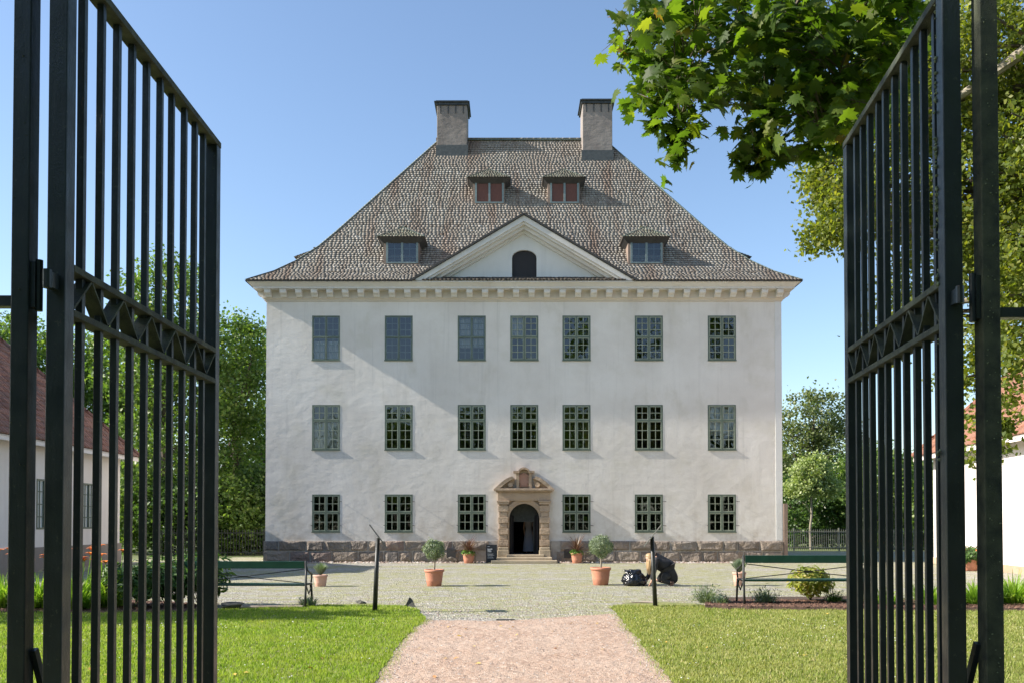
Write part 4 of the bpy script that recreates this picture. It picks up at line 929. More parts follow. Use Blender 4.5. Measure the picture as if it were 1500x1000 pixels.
mp = np.array(mp); ICO = ([(0, 0, 1), (.9, 0, .3), (.28, .85, .3), (-.73, .53, .3), (-.73, -.53, .3), (.28, -.85, .3), (0, 0, -.4)], [(0, 1, 2), (0, 2, 3), (0, 3, 4), (0, 4, 5), (0, 5, 1), (6, 2, 1), (6, 3, 2), (6, 4, 3), (6, 5, 4), (6, 1, 5)])
V, F = scatter(ICO[0], ICO[1], mp, rng.normal(0, 1, (len(mp), 3)), rng.uniform(.003, .011, len(mp))); mo = fast_mesh('moss_tufts', V, F, 'moss', g2, True)
def gate_post(px0, px1, D, label, s):
    x0, x1 = P(px0, 450, D).x, P(px1, 450, D).x; root = empty('gate_post', ((x0+x1)/2, D, 0), label, 'gate post')
    MB().box(x0, x1, D, D+.062, 0, 4.3).build('post', 'paint_moss' if s > 0 else 'paint', root, bevel=.004)
    xi = x1 if s < 0 else x0
    MB().box(*sorted((xi, xi-s*.016)), D+.012, D+.05, 2.35, 2.50).tube([(xi-s*.02, D+.03, 2.34), (xi-s*.02, D+.03, 2.51)], .012, 10).build('hinge_bracket', 'paint', root)
    xo = x0 if s < 0 else x1
    for zz in (2.37, .35): MB().bar((xo, D+.03, zz), (xo+s*2.6, D+.03, zz), .04, .035).build('fence_rail', 'paint', root)
    MB().bar((xi-s*.005, D+.05, 1.22), (xi-s*.06, D+.50, .02), .02, .025).build('strut', 'paint', root)
    ra = np.array([(random.uniform(x0+.006, x1-.006), D-.001, random.uniform(.5, 3.9)) for _ in range(130 if s > 0 else 25)])
    V, F = scatter(ICO[0], ICO[1], ra, rng.normal(0, 1, (len(ra), 3)), rng.uniform(.0015, .0045, len(ra))); fast_mesh('lichen', V, F, 'moss' if s > 0 else 'paint_moss', root)
    return root
gate_post(15, 41, 2.955, 'dark iron gate post left of the left gate leaf', -1)
gate_post(1440, 1466, 3.12, 'lichen flecked iron gate post right of the right gate leaf', 1)

# ================================================================== BENCHES, SIGNS, POTS
def bench(loc, L_, label):
    r = empty('bench', loc, label, 'bench', 'green benches facing the mansion')
    def B(n_, mb, mat, **k): return mb.build(n_, mat, r, local=True, **k)
    hw = L_/2
    B('back_rail', MB().box(-hw+.03, hw-.03, -.02, .02, .76, .90), 'benchgreen', bevel=.006)
    B('seat', MB().box(-hw+.03, hw-.03, .02, .13, .42, .455).box(-hw+.03, hw-.03, .145, .255, .425, .46).box(-hw+.03, hw-.03, .27, .38, .425, .46).box(-hw+.03, hw-.03, .395, .50, .415, .45), 'benchgreen', bevel=.005)
    q = MB()
    for a, b in ((-hw+.05, -.02), (.02, hw-.05)):
        pass
    q.tube([(-hw+.04, 0, .745), (-.06, 0, .61), (.06, 0, .61), (hw-.04, 0, .745)], .009, 6); q.tube([(-hw+.04, .004, .475), (-.06, .004, .595), (.06, .004, .595), (hw-.04, .004, .475)], .009, 6)
    B('cross_brace', q, 'iron')
    for s_ in (-1, 1):
        x = s_*hw; f = MB()
        f.tube([(x, -.06, 0), (x, -.035, .25), (x, 0, .45), (x, 0, .90)], [.024, .021, .023, .02], 8)
        f.tube([(x, .0, .84), (x, .12, .72), (x, .33, .66), (x, .48, .63), (x, .50, .56), (x, .45, .47)], [.016, .017, .02, .02, .018, .018], 8)
        f.tube([(x, .0, .45), (x, .45, .44)], .022, 8); f.tube([(x, .42, .44), (x, .50, .28), (x, .55, 0)], [.03, .022, .02], 8)
        f.tube([(x, .04, .42), (x, .25, .25), (x, .46, .38)], .012, 6)
        B('end_frame', f, 'iron', smooth=True)
    return r
D = 17.3; bl = G(440, 890); 
bench((P(355, 850, bl.y).x, bl.y+.06, 0), 2.42, 'dark green slatted bench seen from behind, left of the path')
br = G(1090, 890); bench((br.x+1.24, 17.42, .07), 2.42, 'dark green slatted bench seen from behind, right of the path').scale = (1.03, 1.0, 1.05)
def lectern(px, py, topx, topy, e0, e1, label, mat):
    b = G(px, py); D = b.y; r = empty('info_stand', b, label, 'sign')
    t = P(topx, topy, D)
    MB().tube([b, t], [.045, .038], 12).build('post', 'iron', r, smooth=True)
    a, c = P(*e0, D), P(*e1, D); dd = (c-a).normalized(); nn = Vector((-dd.z, 0, dd.x)).normalized()*.02
    if nn.z < 0: nn = -nn
    q0, q1 = Vector((b.x/D, 1, 0))*-.2, Vector((b.x/D, 1, 0))*.28
    MB().hexa([a+q0, c+q0, c+q1, a+q1], [p+nn for p in (a+q0, c+q0, c+q1, a+q1)]).build('panel', mat, r)
    return r
lectern(549, 896, 553.5, 787, (540.5, 768), (566, 802), 'slanted information panel on a black post left of the path', 'greypanel')
lectern(960, 889, 955, 785, (969.5, 768.5), (944, 800), 'slanted pale information panel on a black post right of the path', 'panel')
# black text board by the steps
sb0, sb1 = P(712, 821, F0-.55), P(728, 797, F0-.55)
sg = empty('sign_board', ((sb0.x+sb1.x)/2, F0-.55, 0), 'small black notice board with white text beside the portal steps', 'sign')
MB().hexa([(sb0.x, F0-.60, 0.02), (sb1.x, F0-.60, 0.02), (sb1.x, F0-.57, .02), (sb0.x, F0-.57, .02)], [(sb0.x, F0-.52, sb1.z), (sb1.x, F0-.52, sb1.z), (sb1.x, F0-.49, sb1.z), (sb0.x, F0-.49, sb1.z)]).build('board', 'black', sg)
tx = MB(); wS = sb1.x-sb0.x; hS = sb1.z
for zz, wd, th in ((.90, .2, .012), (.76, .42, .03), (.70, .34, .03), (.62, .36, .03), (.50, .55, .01), (.46, .5, .01), (.42, .6, .01), (.38, .45, .01), (.31, .5, .01), (.27, .55, .01)):
    yy = F0-.60+.08*zz-.006; u = sb0.x+wS*.14; e_ = u+wS*wd
    while u < e_:
        l_ = random.uniform(.02, .05); tx.box(u, min(u+l_, e_), yy-.002, yy+.002, hS*zz-th/2, hS*zz+th/2); u += l_+.012
tx.build('lettering', 'white', sg)

def pot_mesh(r, h, mat, root, name='pot'):
    prof = [(r*.68, 0), (r*.72, .01), (r*.80, h*.30), (r*.82, h*.33), (r*.82, h*.36), (r*.90, h*.78), (r*.93, h*.84), (r*1.0, h*.86), (r*1.02, h*.90), (r*1.0, h*.985), (r*.93, h), (r*.88, h*.93), (r*.86, h*.88)]
    o = MB().lathe(prof).build(name, mat, root, local=True, smooth=True)
    MB().lathe([(r*.875, h*.90), (.001, h*.92)]).build('soil', 'soil', o, local=True); return o
def ball(n, c, r, tpl, s0, s1, mat, root, up=.0, name='crown', sq=(1, 1, 1), shell=.55):
    p = rng.normal(0, 1, (n, 3)); p /= np.linalg.norm(p, axis=1, keepdims=True); q = p.copy()
    ph = rng.uniform(0, 6, 3); lump = 1+.13*np.sin(p[:, 0]*5+ph[0])*np.sin(p[:, 2]*4.5+ph[1])+.09*np.sin(p[:, 1]*9+p[:, 2]*6+ph[2])+np.where(rng.uniform(0, 1, n) < .05, rng.uniform(0, .28, n), 0)
    rad = r*(shell+(1-shell)*rng.uniform(0, 1, n)**.5)*lump
    p = p*rad[:, None]*np.array(sq)+np.array(c)
    V, F = scatter(tpl[0], tpl[1], p, q+rng.normal(0, .6, (n, 3))+np.array([0, 0, up]), rng.uniform(s0, s1, n))
    return fast_mesh(name, V, F, mat, root, True)
def olive(px, py, label, hpx, cpy, cr_, potr):
    b = G(px, py); r = empty('potted_olive', b, label, 'potted tree', 'potted standard olive trees'); s = FPX/b.y; h = hpx/s
    pot_mesh(potr/s, h, 'terracotta', r); cz = P(px, cpy, b.y).z; rr = cr_/s
    MB().tube([(0, 0, h*.9), (.015, .01, h+(cz-h)*.4), (0, 0, cz)], [.026, .021, .02], 8).build('trunk', 'bark_pale', r, local=True)
    ball(3800, (0, 0, cz), rr, LANCE, .035, .085, 'lf_olive', r, name='crown', sq=(1.05, 1.05, .98)); return r
olive(636, 857.5, 'large terracotta pot with clipped olive ball left of the drive', 24.5, 804, 15, 14.5)
olive(880, 856, 'large terracotta pot with clipped olive ball near the rubbish bag', 26, 799, 17, 15)
def lav(px, py, label, w_, h_, g):
    b = G(px, py); r = empty('potted_lavender', b, label, 'potted plant', 'small lavender pots'); s = FPX/b.y; h = h_/s
    pot_mesh(w_/s, h, 'terra_pale', r)
    n = 700; a = rng.uniform(0, 2*np.pi, n); t = rng.uniform(0, .95, n); d_ = np.column_stack([np.cos(a)*t, np.sin(a)*t, np.ones(n)])
    base = np.array([0, 0, h*.9]); L_ = g/s*rng.uniform(.5, 1.1, n); p0 = base+d_*0.02; p1 = base+d_/np.linalg.norm(d_, axis=1, keepdims=True)*L_[:, None]
    sd = np.column_stack([-np.sin(a), np.cos(a), 0*a])*.012
    V = np.stack([p0-sd*.5, p0+sd*.5, (p0+p1)/2+sd, p1, (p0+p1)/2-sd], 1).reshape(-1, 3); f = np.array([(0, 1, 2), (0, 2, 4), (4, 2, 3)])
    F = (f[None]+5*np.arange(n)[:, None, None]).reshape(-1, 3); fast_mesh('plant', V, F, 'lf_lav', r, True)
lav(469.5, 858, 'small pale pot of lavender beside the left bench', 10.5, 17, 19)
lav(1083, 857, 'small pale pot of lavender behind the right bench end', 10, 20, 22)
def straps(n, L0, L1, wd, spread, mat, root, name, base=(0, 0, 0), droop=.5, seg=5, r0=.03):
    V = []; F = []
    for k in range(n):
        a = random.uniform(0, 2*math.pi); el = random.uniform(*spread); L_ = random.uniform(L0, L1); dr = droop*random.uniform(.5, 1.3)
        x = base[0]+math.cos(a)*r0*random.random(); y = base[1]+math.sin(a)*r0*random.random(); z = base[2]; sx, sy = -math.sin(a), math.cos(a); b0 = len(V)
        for i in range(seg+1):
            t = i/seg; ww = wd*(1-.9*t**1.5)*.5; V.append((x+sx*ww, y+sy*ww, z)); V.append((x-sx*ww, y-sy*ww, z))
            e = el-dr*t*1.9; st_ = L_/seg; x += math.cos(a)*math.cos(e)*st_; y += math.sin(a)*math.cos(e)*st_; z = max(z+math.sin(e)*st_, .01)
        for i in range(seg): F.append((b0+2*i, b0+2*i+1, b0+2*i+3, b0+2*i+2))
    return fast_mesh(name, np.array(V), np.array(F), mat, root, True)
def cordyline(b, label, potr, poth, lf=.85, flowers=True):
    r = empty('potted_cordyline', b, label, 'potted plant', 'terracotta pots of bronze cordyline')
    pot_mesh(potr, poth, 'terracotta', r); straps(110, lf*.75, lf*1.05, .04, (.35, 1.5), 'lf_cord', r, 'strap_leaves', (0, 0, poth*.9+.08), .6)
    ball(420, (0, 0, poth*1.0+.01), potr*1.05, LEAF, .05, .09, 'lf_pot', r, 1, 'trailing_plant', (1.1, 1.1, .55)); return r
p = G(684, 826.5); cordyline((p.x, F0-.75, 0), 'terracotta pot of bronze cordyline left of the portal, by the black board', .25, .40)
p = G(845, 825); cordyline((P(845, 815, F0-.7).x, F0-.7, 0), 'terracotta pot of bronze cordyline right of the portal', .25, .42)
def tub(px, py, D, label, s=1.0):
    b = P(px, py, D); r = empty('potted_flowers', (b.x, D, 0), label, 'potted plant', 'flower pots by the right wing'); pot_mesh(.36*s, .42*s, 'terracotta', r)
    straps(26, .5, .8, .05, (.9, 1.5), 'lf_cord', r, 'strap_leaves', (0, 0, .42*s), .3)
    ball(1500, (0, 0, .55*s), .52*s, LEAF, .07, .13, 'lf_peony', r, 1, 'bedding_plant', (1.15, 1.1, .65))
    o = ball(40, (0, 0, .62*s), .50*s, ICO, .02, .03, 'orange', r, 1, 'flowers', (1.1, 1.1, .7), .95)
tub(1419, 822, 31.0, 'terracotta pot of nasturtiums and cordyline left of the right gate post', .95)
tub(1485, 818, 31.0, 'terracotta bowl of nasturtiums and cordyline right of the right gate post', 1.15)

# ---- beds
def clump(name, px, py, label, cat, group, kind, s=1.0, mat=None):
    b = G(px, py); r = empty(name, (b.x, b.y, .06 if inside(bedR, np.array([[b.x, b.y]]))[0] else .02), label, cat, group)
    if kind == 'lily':
        straps(int(430*s), .4*s, .85*s, .034, (.8, 1.5), mat or 'lf_lily', r, 'leaves', (0, 0, 0), .65, 6, .30)
    elif kind == 'peony':
        q = MB()
        for _ in range(9):
            a = random.uniform(0, 6.28); q.tube([(0, 0, 0), (math.cos(a)*.2*s, math.sin(a)*.2*s, .45*s)], .008, 5)
        q.build('stems', 'bark', r, local=True)
        ball(int(750*s), (0, 0, .50*s), .50*s, ([(0, -.5, 0), (.16, 0, .05), (0, .55, -.1), (-.16, 0, .05)], LEAF[1]), .12, .22, mat or 'lf_peony', r, .8, 'leaves', (1.1, 1.0, .75), .3)
    elif kind == 'low':
        straps(int(260*s), .16, .52*s, .022, (.35, 1.5), mat or 'lf_lav', r, 'stems', (0, 0, 0), .35, 4, .16)
        ball(int(260*s), (0, 0, .20*s), .36*s, LANCE, .05, .10, mat or 'lf_lav', r, .6, 'leaves', (1.2, 1, .8), .05)
    return r
LG = 'daylily clumps in the beds'
for k, (x, y, l, fl_) in enumerate(((8, 890, 'daylily clump at the left edge, left of the gate post', 7), (58, 891, 'daylily clump with orange flowers between left gate post and stile', 9),
                                  (112, 893, 'daylily clump with tall flower stalk behind the first left gate bars', 7), (160, 889, 'small daylily clump with leaning orange bloom beside dark peonies', 6))):
    r = clump('daylily', x, y, l, 'plant', LG, 'lily', 1.08 if k < 3 else .85)
    q = MB(); fv = []
    for j in range(fl_):
        ax, ay, hh = random.uniform(-.35, .35), random.uniform(-.3, .3), random.uniform(.78, 1.15)
        q.tube([(ax*.4, ay*.4, 0), (ax*.8, ay*.8, hh*.6), (ax, ay, hh)], .007, 5)
        for pn in range(6):
            a = pn*math.pi/3; dx, dy = math.cos(a), math.sin(a)
            fv.append([(ax, ay, hh), (ax+dx*.06-dy*.035, ay+dy*.06+dx*.035, hh+.06), (ax+dx*.13, ay+dy*.13, hh+.04), (ax+dx*.06+dy*.035, ay+dy*.06-dx*.035, hh+.06)])
    q.build('flower_stalks', 'lf_lily', r, local=True)
    fast_mesh('flowers', np.array(fv).reshape(-1, 3), np.arange(len(fv)*4).reshape(-1, 4), 'orange', r, True)
for k, (x, y, s, l) in enumerate(((168, 888, .9, 'dark leafy peony bush nearest the daylilies'), (205, 892, 1.0, 'second dark peony bush from the daylilies'), (243, 890, 1.05, 'third dark peony bush from the daylilies'), (290, 887, 1.2, 'tallest dark peony bush, at the left end of the left bench'))):
    clump('peony_bush', x, y, l, 'shrub', 'peony bushes in the left bed', 'peony', s)
clump('peony_bush', 1187, 884, 'yellowing peony bush in front of the right bench', 'shrub', None, 'peony', .82, 'lf_yellow')
clump('low_shrub', 452, 888, 'low grey green plant at the foot of the left bench', 'plant', None, 'low', .45, 'lf_lav')
clump('low_shrub', 1035, 886, 'low grey green plant at the corner of the right bed', 'plant', None, 'low', .85, 'lf_olive')
clump('low_shrub', 1055, 888, 'tiny pale plant beside the corner plant of the right bed', 'plant', None, 'low', .5, 'lf_lav')
clump('low_shrub', 1120, 887, 'small pale seedling under the right bench', 'plant', None, 'low', .75, 'lf_lav')
clump('low_shrub', 1222, 886, 'dark purplish low plant right of the yellowing peony', 'plant', None, 'low', .55, 'lf_peony')
for x, y, s, l in ((1295, 890, .5, 'small daylily clump behind the middle bars of the right gate'), (1365, 890, .75, 'yellow green daylily clump left of the right gate stile'), (1428, 889, .8, 'yellow green daylily clump between right gate stile and post'), (1484, 888, .95, 'largest yellow green daylily clump right of the right gate post')):
    clump('daylily', x, y, l, 'plant', LG, 'lily', s)
def rock(loc, s, label, mat='rock', seed=1, sq=(1, 1, 1)):
    random.seed(seed); import bmesh
    bm = bmesh.new(); bmesh.ops.create_icosphere(bm, subdivisions=3, radius=1)
    cs = [Vector((random.gauss(0, 1), random.gauss(0, 1), random.gauss(0, 1))).normalized() for _ in range(7)]
    for v in bm.verts:
        n = v.co.copy()
        for c in cs:
            dd = n.dot(c)-.62
            if dd > 0: v.co -= c*dd*.9
        v.co *= 1+random.uniform(-.015, .015); v.co = Vector((v.co.x*s*sq[0], v.co.y*s*sq[1], v.co.z*s*sq[2]))
    me = bpy.data.meshes.new('rock'); bm.to_mesh(me); bm.free(); o = make_obj('rock', me, mat); o.location = loc
    return tag(o, label, 'rock')
p = G(341, 892); rock((p.x, p.y, .06), .12, 'long grey boulder at the end of the flower bed under the left bench', 'rock', 3, (2.7, 1.0, .75))
p = G(600, 888)
b_ = MB(); b_.add([(-.10, -.06, 0), (.12, -.05, 0), (.10, .10, 0), (-.09, .09, 0), (.0, .0, .20), (.05, .03, .15)], [(0, 1, 5, 4), (1, 2, 5), (2, 3, 4, 5), (3, 0, 4)])
o = b_.build('rock', 'rock', bevel=.012); o.location = (p.x, p.y, .0); tag(o, 'pointed dark stone standing at the lawn corner by the path', 'rock')
p = G(531, 884); rock((p.x-.03, p.y, .03), .07, 'small dark stone beside the left info stand', 'rock', 5, (1.6, 1, .8))
p = G(940, 883); rock((p.x, p.y, .015), .09, 'flat mossy stone behind the right info stand', 'flag', 9, (4.0, 1.2, .4))
e0, e1 = G(348, 890), G(442, 891); bb = MB().box(e0.x, e1.x, e0.y-.06, e0.y+.05, 0, .05); tag(bb.build('flagstone', 'flag', bevel=.015), 'narrow flagstone edging under the left bench', 'stone')
p0, p1 = G(727, 907.5), G(754, 907.5); tag(MB().box(p0.x, p1.x, p0.y-.05, p0.y+.05, -.02, .013).build('drain_cover', 'iron'), 'small dark drain slot where path meets gravel', 'drain')

# ---- rubbish bag
import bmesh
def bag():
    from mathutils import noise as mn
    bm = bmesh.new(); bmesh.ops.create_icosphere(bm, subdivisions=5, radius=1)
    for v in bm.verts:
        n = v.co.copy(); z = (n.z+1)/2                      # 0 bottom .. 1 top
        w_ = .36*(1-.55*z**1.6) if z < .62 else .36*(.74-.9*(z-.62)) if z < .72 else .36*(.65-.35*math.cos((z-.72)*14)*.3)
        a = math.atan2(n.y, n.x); rr = math.sqrt(max(0, 1-n.z*n.z))**.35
        if z > .8: rr *= max(0, 1-(z-.8)*4.2)**.5
        k = 1+.11*mn.noise(n*2.3+Vector((3, 1, 0)))+.055*mn.noise(n*5.5)+.035*(1-abs(mn.noise(n*9))*3)
        v.co = Vector((math.cos(a)*w_*rr*k-.03*z, math.sin(a)*w_*rr*k*.85, max(0, (z**.9)*.40+.05*mn.noise(n*3.1))))
    me = bpy.data.meshes.new('bag'); bm.to_mesh(me); bm.free()
    me.polygons.foreach_set('use_smooth', [True]*len(me.polygons))
    r_ = empty('rubbish_bag', G(930, 857), 'tied black rubbish bag on the gravel beside the crouching person', 'bag'); make_obj('sack', me, 'bag', r_, True)
    bm = bmesh.new(); bmesh.ops.create_icosphere(bm, subdivisions=4, radius=1)
    for v in bm.verts:                                      # the crumpled gathered mouth
        n = v.co.copy(); k = 1+.35*mn.noise(n*2.2+Vector((0, 5, 0)))+.16*mn.noise(n*6)
        v.co = Vector((-.06+n.x*.21*k, n.y*.15*k, .345+n.z*.075*k+.05*n.x*n.x))
    me = bpy.data.meshes.new('knot'); bm.to_mesh(me); bm.free(); me.polygons.foreach_set('use_smooth', [True]*len(me.polygons)); make_obj('knot', me, 'bag', r_, True)
bag()

# ---- people
def skinned(name, pts, edges, mat, parent, sub=2, root=0):
    me = bpy.data.meshes.new(name); me.from_pydata([p[:3] for p in pts], edges, []); o = make_obj(name, me, mat, parent, True)
    m = o.modifiers.new('skin', 'SKIN'); m.use_smooth_shade = True
    if not me.skin_vertices: me.attributes
    for i, p in enumerate(pts):
        r = p[3]; me.skin_vertices[0].data[i].radius = (r, r if len(p) < 5 else p[4])
        me.skin_vertices[0].data[i].use_root = (i == root)
    s = o.modifiers.new('sub', 'SUBSURF'); s.levels = sub; s.render_levels = sub
    return o
def head(c, fwd, mat_hair, root, long=False, hair=True):
    bm = bmesh.new(); bmesh.ops.create_icosphere(bm, subdivisions=4, radius=1)
    f = Vector(fwd).normalized(); side = f.cross(Vector((0, 0, 1))).normalized() if abs(f.z) < .95 else Vector((1, 0, 0)); up = side.cross(f)
    for v in bm.verts:
        n = v.co.copy(); x, y, z = n.x*.075, n.y*.092, n.z*.112
        if z < 0: x *= 1+z*3.2; y *= 1+z*1.2
        fr = max(0, n.y)
        y += .020*math.exp(-((n.x/.16)**2+((n.z+.12)/.16)**2))*(fr > 0)      # nose
        y -= .008*(math.exp(-(((abs(n.x)-.38)/.16)**2+((n.z-.08)/.12)**2)))*(fr > 0)  # eye sockets
        y += .006*math.exp(-((n.x/.30)**2+((n.z+.45)/.07)**2))*(fr > 0)      # lips
        x += math.copysign(.012, n.x)*math.exp(-((n.y+.05)/.12)**2-((n.z+.02)/.22)**2)*(abs(n.x) > .8)  # ears
        v.co = Vector(c)+side*x+f*y+up*z
    me = bpy.data.meshes.new('head'); bm.to_mesh(me); bm.free(); me.polygons.foreach_set('use_smooth', [True]*len(me.polygons))
    h_ = make_obj('head', me, 'skin', root, True)
    bm = bmesh.new(); bmesh.ops.create_icosphere(bm, subdivisions=4, radius=1)
    for v in bm.verts:
        n = v.co.copy(); x, y, z = n.x*.088, n.y*.103-.016, n.z*.118+.014
        if n.y > .25 and n.z < .55: y = min(y, .02)
        v.co = Vector(c)+side*x+f*y+up*z
        if long and n.z < .1 and n.y < .4:
            v.co += Vector((f.x*.0, 0, -.20*(.1-n.z)))+side*0
    me = bpy.data.meshes.new('hair'); bm.to_mesh(me); bm.free(); me.polygons.foreach_set('use_smooth', [True]*len(me.polygons))
    make_obj('hair', me, mat_hair, root, True)
    eb_ = MB()
    for s_ in (-1, 1):
        e = Vector(c)+side*s_*.03+f*.083+up*.008; eb_.tube([e-f*.004, e+f*.003], .009, 8)
    eb_.build('eyes', 'darkhair', h_, local=True)
def hand(wrist, dirv, palmn, parent, pts, edges, idx):
    dirv = Vector(dirv).normalized(); n = Vector(palmn).normalized(); s = dirv.cross(n).normalized(); w_ = Vector(wrist)
    palm = w_+dirv*.05; pts.append((*palm, .030, .014)); pi = len(pts)-1; edges.append((idx, pi))
    for k, (off, L_) in enumerate(((-.028, .062), (-.009, .072), (.010, .068), (.028, .052))):
        a = palm+dirv*.03+s*off; b = a+dirv*L_*.5-n*.004; c = b+dirv*L_*.42-n*.018
        pts.append((*a, .0095)); pts.append((*b, .0085)); pts.append((*c, .007)); j = len(pts); edges += [(pi, j-3), (j-3, j-2), (j-2, j-1)]
    a = w_+dirv*.03-s*.035; b = a+dirv*.035-s*.022; pts.append((*a, .011)); pts.append((*b, .009)); j = len(pts); edges += [(idx, j-2), (j-2, j-1)]
def crouching():
    g = G(966, 857.5); X = lambda px: (px-966)/56.0; Z = lambda py: (857.5-py)/56.0
    r = empty('person', g, 'person with long blond hair in black jacket kneeling and bending over the gravel', 'person')
    hip = (X(980), .02, Z(831)); mid = (X(973), 0, Z(820)); ch = (X(963), 0, Z(817)); nk = (X(956.5), 0, Z(817.5))
    pts = [(*hip, .09, .11), (*mid, .09, .11), (*ch, .085, .12), (*nk, .05), (X(953), -.01, Z(817.5), .055)]; edges = [(0, 1), (1, 2), (2, 3), (3, 4)]
    limbs = {}
    for s_ in (-1, 1):
        sh_ = (X(960), s_*.17, Z(819)); el = (X(956), s_*.21, Z(836)); wr = (X(953.5)-(.10 if s_ > 0 else 0), s_*.12, Z(851.5))
        pts += [(*sh_, .055), (*el, .040), (*wr, .028)]; j = len(pts); edges += [(2, j-3), (j-3, j-2), (j-2, j-1)]
        hand(wr, (-.35, -s_*.1, -.55), (0, -s_*.3, 1), None, pts, edges, j-1)
        kn = (X(968)-(.10 if s_ > 0 else 0), s_*.11, Z(850)); an = (X(983), s_*.10, Z(852))
        pts += [(X(979), s_*.09, Z(836), .05), (*kn, .045), (*an, .04)]; j2 = len(pts); edges += [(0, j2-3), (j2-3, j2-2), (j2-2, j2-1)]; limbs[s_] = (sh_, el, wr, kn, an)
    skinned('body', pts, edges, 'skin', r, 1)
    jp = [(X(979), .0, Z(840), .17, .21), (X(977.5), 0, Z(829), .19, .22), (X(970), 0, Z(822.5), .18, .22), (X(962.5), 0, Z(820.5), .15, .21), (X(957.5), 0, Z(818.5), .07)]; je = [(0, 1), (1, 2), (2, 3), (3, 4)]
    for s_ in (-1, 1):
        sh_, el, wr = limbs[s_][:3]; jp += [(*sh_, .085), (*el, .072), (wr[0]+.005, wr[1], wr[2]+.05, .055)]; j = len(jp); je += [(3, j-3), (j-3, j-2), (j-2, j-1)]
    skinned('jacket', jp, je, 'cloth_black', r, 2, 2)
    jt = [(X(976), 0, Z(828), .17, .20), (X(979), 0, Z(838), .19, .20), (X(983.5), 0, Z(845), .11, .20), (X(987.5), 0, Z(855.5), .04, .14)]; skinned('coat_tail', jt, [(0, 1), (1, 2), (2, 3)], 'cloth_black', r, 2)
    for s_ in (-1, 1):
        kn, an = limbs[s_][3:]; skinned('trouser_leg', [(X(978), s_*.09, Z(838), .14), (kn[0]+.04, kn[1], kn[2]+.01, .10), (an[0]-.03, an[1], an[2]-.01, .055)], [(0, 1), (1, 2)], 'cloth_dark', r, 2)
        q = [(an[0]-.03, an[1], an[2]+.015, .043), (an[0]+.035, an[1], an[2]-.0, .045), (an[0]+.02, an[1]-.03, .045, .035), (an[0]-.06, an[1]-.06, .03, .03)]
        o = skinned('shoe', q, [(0, 1), (1, 2), (2, 3)], 'shoe', r, 2)
        MB().box(an[0]-.10, an[0]+.04, an[1]-.10, an[1]+.02, .0, .014).build('sole', 'sole', o, local=True, bevel=.005)
    head((X(951.8), -.02, Z(817)), (-.75, .15, -.62), 'blond', r)
    hr = MB()
    for k in range(26):
        a = random.uniform(-.075, .075); t = random.uniform(-.06, .07)
        hr.tube([(X(953)+t, a-.02, Z(812)), (X(951.5)+t*1.1, a*1.15-.02, Z(822)), (X(950.5)+t*.9, a*1.1-.03, Z(831)), (X(950.0)+t*.5+random.uniform(-.02, .02), a-.03, Z(random.uniform(834, 842)))], [.020, .018, .011, .002], 6)
    hr.build('hair_strands', 'blond', r, local=True, smooth=True)
crouching()
def standing():
    D = F0+2.0; x = P(774.5, 790, D).x; z0 = DZ0-.02
    r = empty('person', (x, D, z0), 'dimly seen person in long pale dress standing inside the dark doorway', 'person')
    pts = [(0, 0, .88, .13, .10), (0, 0, 1.08, .10, .09), (0, 0, 1.30, .13, .10), (0, 0, 1.44, .05), (0, 0, 1.50, .05)]; e = [(0, 1), (1, 2), (2, 3), (3, 4)]
    for s_ in (-1, 1):
        pts += [(s_*.17, 0, 1.38, .05), (s_*.22, .02, 1.10, .038), (s_*.19, -.08, .88, .026)]; j = len(pts); e += [(2, j-3), (j-3, j-2), (j-2, j-1)]
        hand((s_*.19, -.08, .88), (0, -.2, -1), (s_, 0, 0), None, pts, e, j-1)
        pts += [(s_*.09, 0, .80, .085), (s_*.09, -.02, .46, .055), (s_*.09, .02, .08, .036), (s_*.10, -.10, .03, .035)]; j = len(pts); e += [(0, j-4), (j-4, j-3), (j-3, j-2), (j-2, j-1)]
    skinned('body', pts, e, 'skin', r, 1)
    prof = [(.26, .08), (.25, .3), (.22, .6), (.18, .85), (.135, 1.06), (.165, 1.28), (.19, 1.38), (.12, 1.45), (.055, 1.47)]
    o = MB().lathe(prof, n=24).build('dress', 'dress', r, local=True, smooth=True); o.scale = (1, .68, 1)
    head((0, 0, 1.60), (.2, 1, -.05), 'darkhair', r)
standing()

# ================================================================== FENCES
def fence(a, b, h, sp, label, mat, name='iron_fence'):
    a, b = Vector((*a, 0)), Vector((*b, 0)); L_ = (b-a).length; u = (b-a)/L_; r = empty(name, a, label, 'fence')
    q = MB()
    for k in range(int(L_/sp)):
        p = a+u*(k+.5)*sp; q.bar(p+Vector((0, 0, .06)), p+Vector((0, 0, h)), .03)
        q.add([p+Vector((-.028, 0, h)), p+Vector((.028, 0, h)), p+Vector((0, 0, h+.09)), p+Vector((0, .02, h))], [(0, 1, 2), (1, 3, 2), (3, 0, 2)])
    q.build('pickets', mat, r)
    for z in (.2, h-.1): MB().bar(a+Vector((0, -.025, z)), b+Vector((0, -.025, z)), .03, .045, (0, 1, 0)).build('rail', mat, r)
    for k in range(int(L_/2.6)+1):
        p = a+u*min(k*2.6, L_); MB().box(p.x-.04, p.x+.04, p.y-.01, p.y+.06, 0, h+.12).build('post', mat, r)
    return r
fence((wx1+.1, 53.2), (wx1+15.5, 52.4), 1.22, .125, 'iron picket fence between the mansion and the right wing', 'ironwarm')
fence((-17.2, 43.5), (wx0-.1, 44.2), 1.25, .14, 'dark picket fence between the left wing and the mansion', 'iron')

